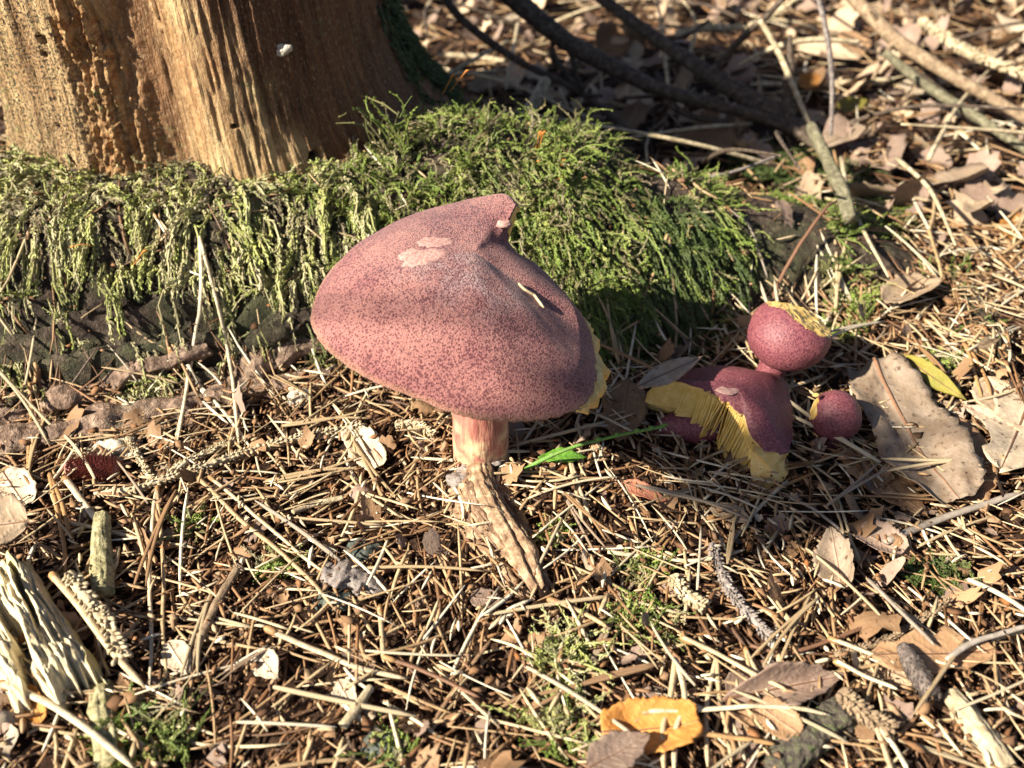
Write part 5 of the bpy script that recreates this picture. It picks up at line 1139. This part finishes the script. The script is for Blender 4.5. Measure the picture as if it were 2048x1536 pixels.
# cones and catkins: a core with overlapping scales
def coney(label, pts, rads, mat, name, cat, lift, nsc, spike, seed, sl=1.0):
    r = np.random.default_rng(seed); P = np.array([hit(a, b) for a, b in pts]); P[:, 2] += max(rads) * .7 + lift; P = resample(P, 40); R = np.interp(np.linspace(0, 1, 40), np.linspace(0, 1, len(rads)), rads)
    o = thing(name, label, cat, P[20]); V, F = tubes(P, R[None] * .85, 14); part("core", V, F, M[mat], o)
    i = r.integers(1, 39, nsc); i = np.sort(i); T = unit(P[np.minimum(i + 1, 39)] - P[i - 1]); A_ = unit(np.cross(T, np.array([.1, .2, .97]) + 0 * T)); B2 = np.cross(A_, T); an = np.arange(nsc) * 2.399
    D = A_ * np.cos(an)[:, None] + B2 * np.sin(an)[:, None]; W = np.cross(T, D); rr_ = R[i][:, None]
    b = P[i] + D * rr_ * .7; tip_ = b + D * rr_ * spike + T * rr_ * .55 * sl
    V = np.stack([b - W * rr_ * .24, b + W * rr_ * .24, tip_, b + T * rr_ * .3 * sl + D * rr_ * .1], 1)
    f = np.array([[0, 1, 2], [1, 3, 2], [3, 0, 2]]); part("scales", V.reshape(-1, 3), [(f[None] + (np.arange(nsc) * 4)[:, None, None]).reshape(-1, 3)], M[mat], o, kind="stuff", smooth=False)
coney("bristly reddish-brown catkin lying against the bare root", [(140, 962), (180, 958), (245, 962)], [.0026, .0044, .0042, .003], "red_catkin", "catkin", "catkin", .003, 420, .75, 1, .3)
coney("dark grey scaly catkin across the lobed brown leaf", [(1792, 1326), (1815, 1370), (1850, 1425)], [.0022, .0034, .0036, .0024], "dark_catkin", "catkin", "catkin", .006, 260, .35, 2, 1.2)
# the fresh green shoot
def shoot():
    P = P3([(1040, 945, .283), (1085, 920, .284), (1150, 893, .286), (1240, 870, .289), (1290, 860, .291), (1330, 852, .293)]); o = thing("green_shoot", "thin bright green shoot rising beside the big mushroom's stem", "shoot", P[0]); stick(o, P, [.0009, .0008, .0007, .0006, .0006, .0007], "green_stem", m=8, K=40)
    for t in (.55, .68, .8, .9, 1.0):
        q_ = resample(P, 41)[int(t * 40)]; blob(q_ + np.array([0, 0, .0006]), .0008, "green_stem", "bud", o, n=(6, 8), sq=(1.6, 1, 1), seed=int(t * 50))
shoot()
# tufts of moss on the ground
def tuft(label, px, py, rad, n, L, mat, seed, lift=.0):
    r = np.random.default_rng(seed); c = hit(px, py); a = r.uniform(0, 2 * PI, n); q_ = np.sqrt(r.random(n)) * rad; x, y = c[0] + q_ * np.cos(a), c[1] + q_ * np.sin(a) * .8; K = 7
    h = r.uniform(.5, 1.2, n) * L; d = r.normal(size=(n, 2)) * .55; t = np.linspace(0, 1, K); P = np.zeros((n, K, 3))
    P[..., 0] = x[:, None] + d[:, :1] * h[:, None] * t ** 1.5; P[..., 1] = y[:, None] + d[:, 1:] * h[:, None] * t ** 1.5; P[..., 2] = S(x, y)[:, None] + lift + h[:, None] * (t - .35 * t ** 2) + .001
    V, F, A = shoot_mesh(P, r.uniform(.0008, .0013, n), 3, seed=seed); o = part("moss_tuft", V, F, M[mat], attrs=A, smooth=False); tag(o, label, "moss", None, "stuff")
for i, (px, py, rad, n, L, mt, lb) in enumerate([(1125, 1300, .009, 60, .010, "moss_pale", "feathery pale green moss tuft in the open litter"), (1130, 1345, .009, 60, .010, "moss_pale", "upright moss tuft just below the feathery one"), (1110, 1445, .010, 60, .010, "moss_pale", "spreading fern-like moss tuft in the open litter"), (1140, 1500, .008, 40, .009, "moss_green", "low moss tuft beside the orange leaf"),
    (300, 1490, .014, 110, .010, "moss_green", "green moss tuft by the lower wood stub"), (1285, 1150, .009, 60, .008, "moss_green", "small green moss tuft by the splayed white needles"), (1290, 1255, .010, 80, .009, "moss_green", "bright green moss tuft below the splayed white needles"), (1690, 610, .014, 130, .010, "moss_green", "bright moss patch on the litter beside the small bitten mushroom"), (1760, 440, .018, 170, .010, "moss_green", "bright moss patch on the far end of the root"),
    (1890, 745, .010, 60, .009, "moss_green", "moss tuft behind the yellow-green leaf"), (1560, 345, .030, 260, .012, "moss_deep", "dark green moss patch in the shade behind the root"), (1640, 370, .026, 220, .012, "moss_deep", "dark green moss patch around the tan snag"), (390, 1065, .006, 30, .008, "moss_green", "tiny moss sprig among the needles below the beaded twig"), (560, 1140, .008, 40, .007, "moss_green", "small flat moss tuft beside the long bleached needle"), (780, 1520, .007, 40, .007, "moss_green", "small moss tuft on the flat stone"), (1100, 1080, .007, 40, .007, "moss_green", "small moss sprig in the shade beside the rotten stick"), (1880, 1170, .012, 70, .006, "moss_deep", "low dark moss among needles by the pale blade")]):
    tuft(lb, px, py, rad, n, L, mt, 800 + i)
# pale bark chip stuck to the reddish wood
def chip():
    c = wood_xyz(np.array([.62]), np.array([.1165]), .002)[0]; o = thing("bark_chip", "pale bark chip caught on the reddish wood of the stump", "bark chip", c)
    blob(c, .0030, "mould", "body", o, seed=9, sq=(1.5, .8, .7), nzs=.8, n=(14, 20))
chip()

# the tree whose low branch shades part of the mushrooms, out to the side of the view
def side_tree():
    to_sun = -SUN / np.linalg.norm(SUN)
    a, b = cap_xy(640, 618) + to_sun * 1.5, cap_xy(1170, 690) + to_sun * 1.5; d = unit(b - a)
    root = a - d * 1.15; root[2] = a[2] + .10; base = np.array([root[0] - .05, root[1], 0.0])
    o = thing("pine_tree", "pine tree with one low dead branch standing to the side of the clearing", "tree", base)
    z = np.linspace(-.05, 7, 60); P = np.stack([base[0] + .02 * np.sin(z), base[1] + .015 * np.cos(z * 1.3), z], -1)
    stick(o, P, [.13, .115, .11, .10, .08], "dark_branch", "trunk", 40, 160, .10, 30, 5, fib=.08)
    Q = np.array([root, a - d * .5 + np.array([0, 0, .03]), a, (a + b) / 2, b, b + d * .12]); br = stick(o, Q, [.016, .010, .0026, .0024, .0022, .002], "dark_branch", "branch", 12, 80, .15, 90, 6)
    r = np.random.default_rng(77); aim = np.array([.1015, .2895, .013]) + to_sun * 1.46
    stick(o, [b, (b + aim) / 2 + np.array([0, 0, .02]), aim], [.003, .0022, .0014], "dark_branch", "side_twig", 8, 20)
    e1 = unit(np.cross(to_sun, [0, 0, 1])); e2 = np.cross(e1, to_sun)
    for k in range(20):
        if k == 9: aim = np.array([.088, .2690, .003]) + to_sun * 1.46
        if k == 13: aim = np.array([.114, .2715, .003]) + to_sun * 1.46
        if k == 17: aim = np.array([.134, .2850, .003]) + to_sun * 1.46
        q = aim + e1 * r.normal() * .0085 + e2 * r.normal() * .0085 + to_sun * r.normal() * .012; R = frame(e1 * math.cos(k * 2.1) + e2 * math.sin(k * 2.1), 0, to_sun)
        V, F, vein, flat, mid = leaf_geo(.032, .019, "ovate", .2, .2, .05, .05, 900 + k, nu=14, nv=7)
        part("leaf", (V - np.array([.016, 0, 0])) @ R + q, F, M["leaf_brown"], o, attrs=dict(vein=vein, rnd=np.zeros(len(V))), uv=flat)
side_tree()
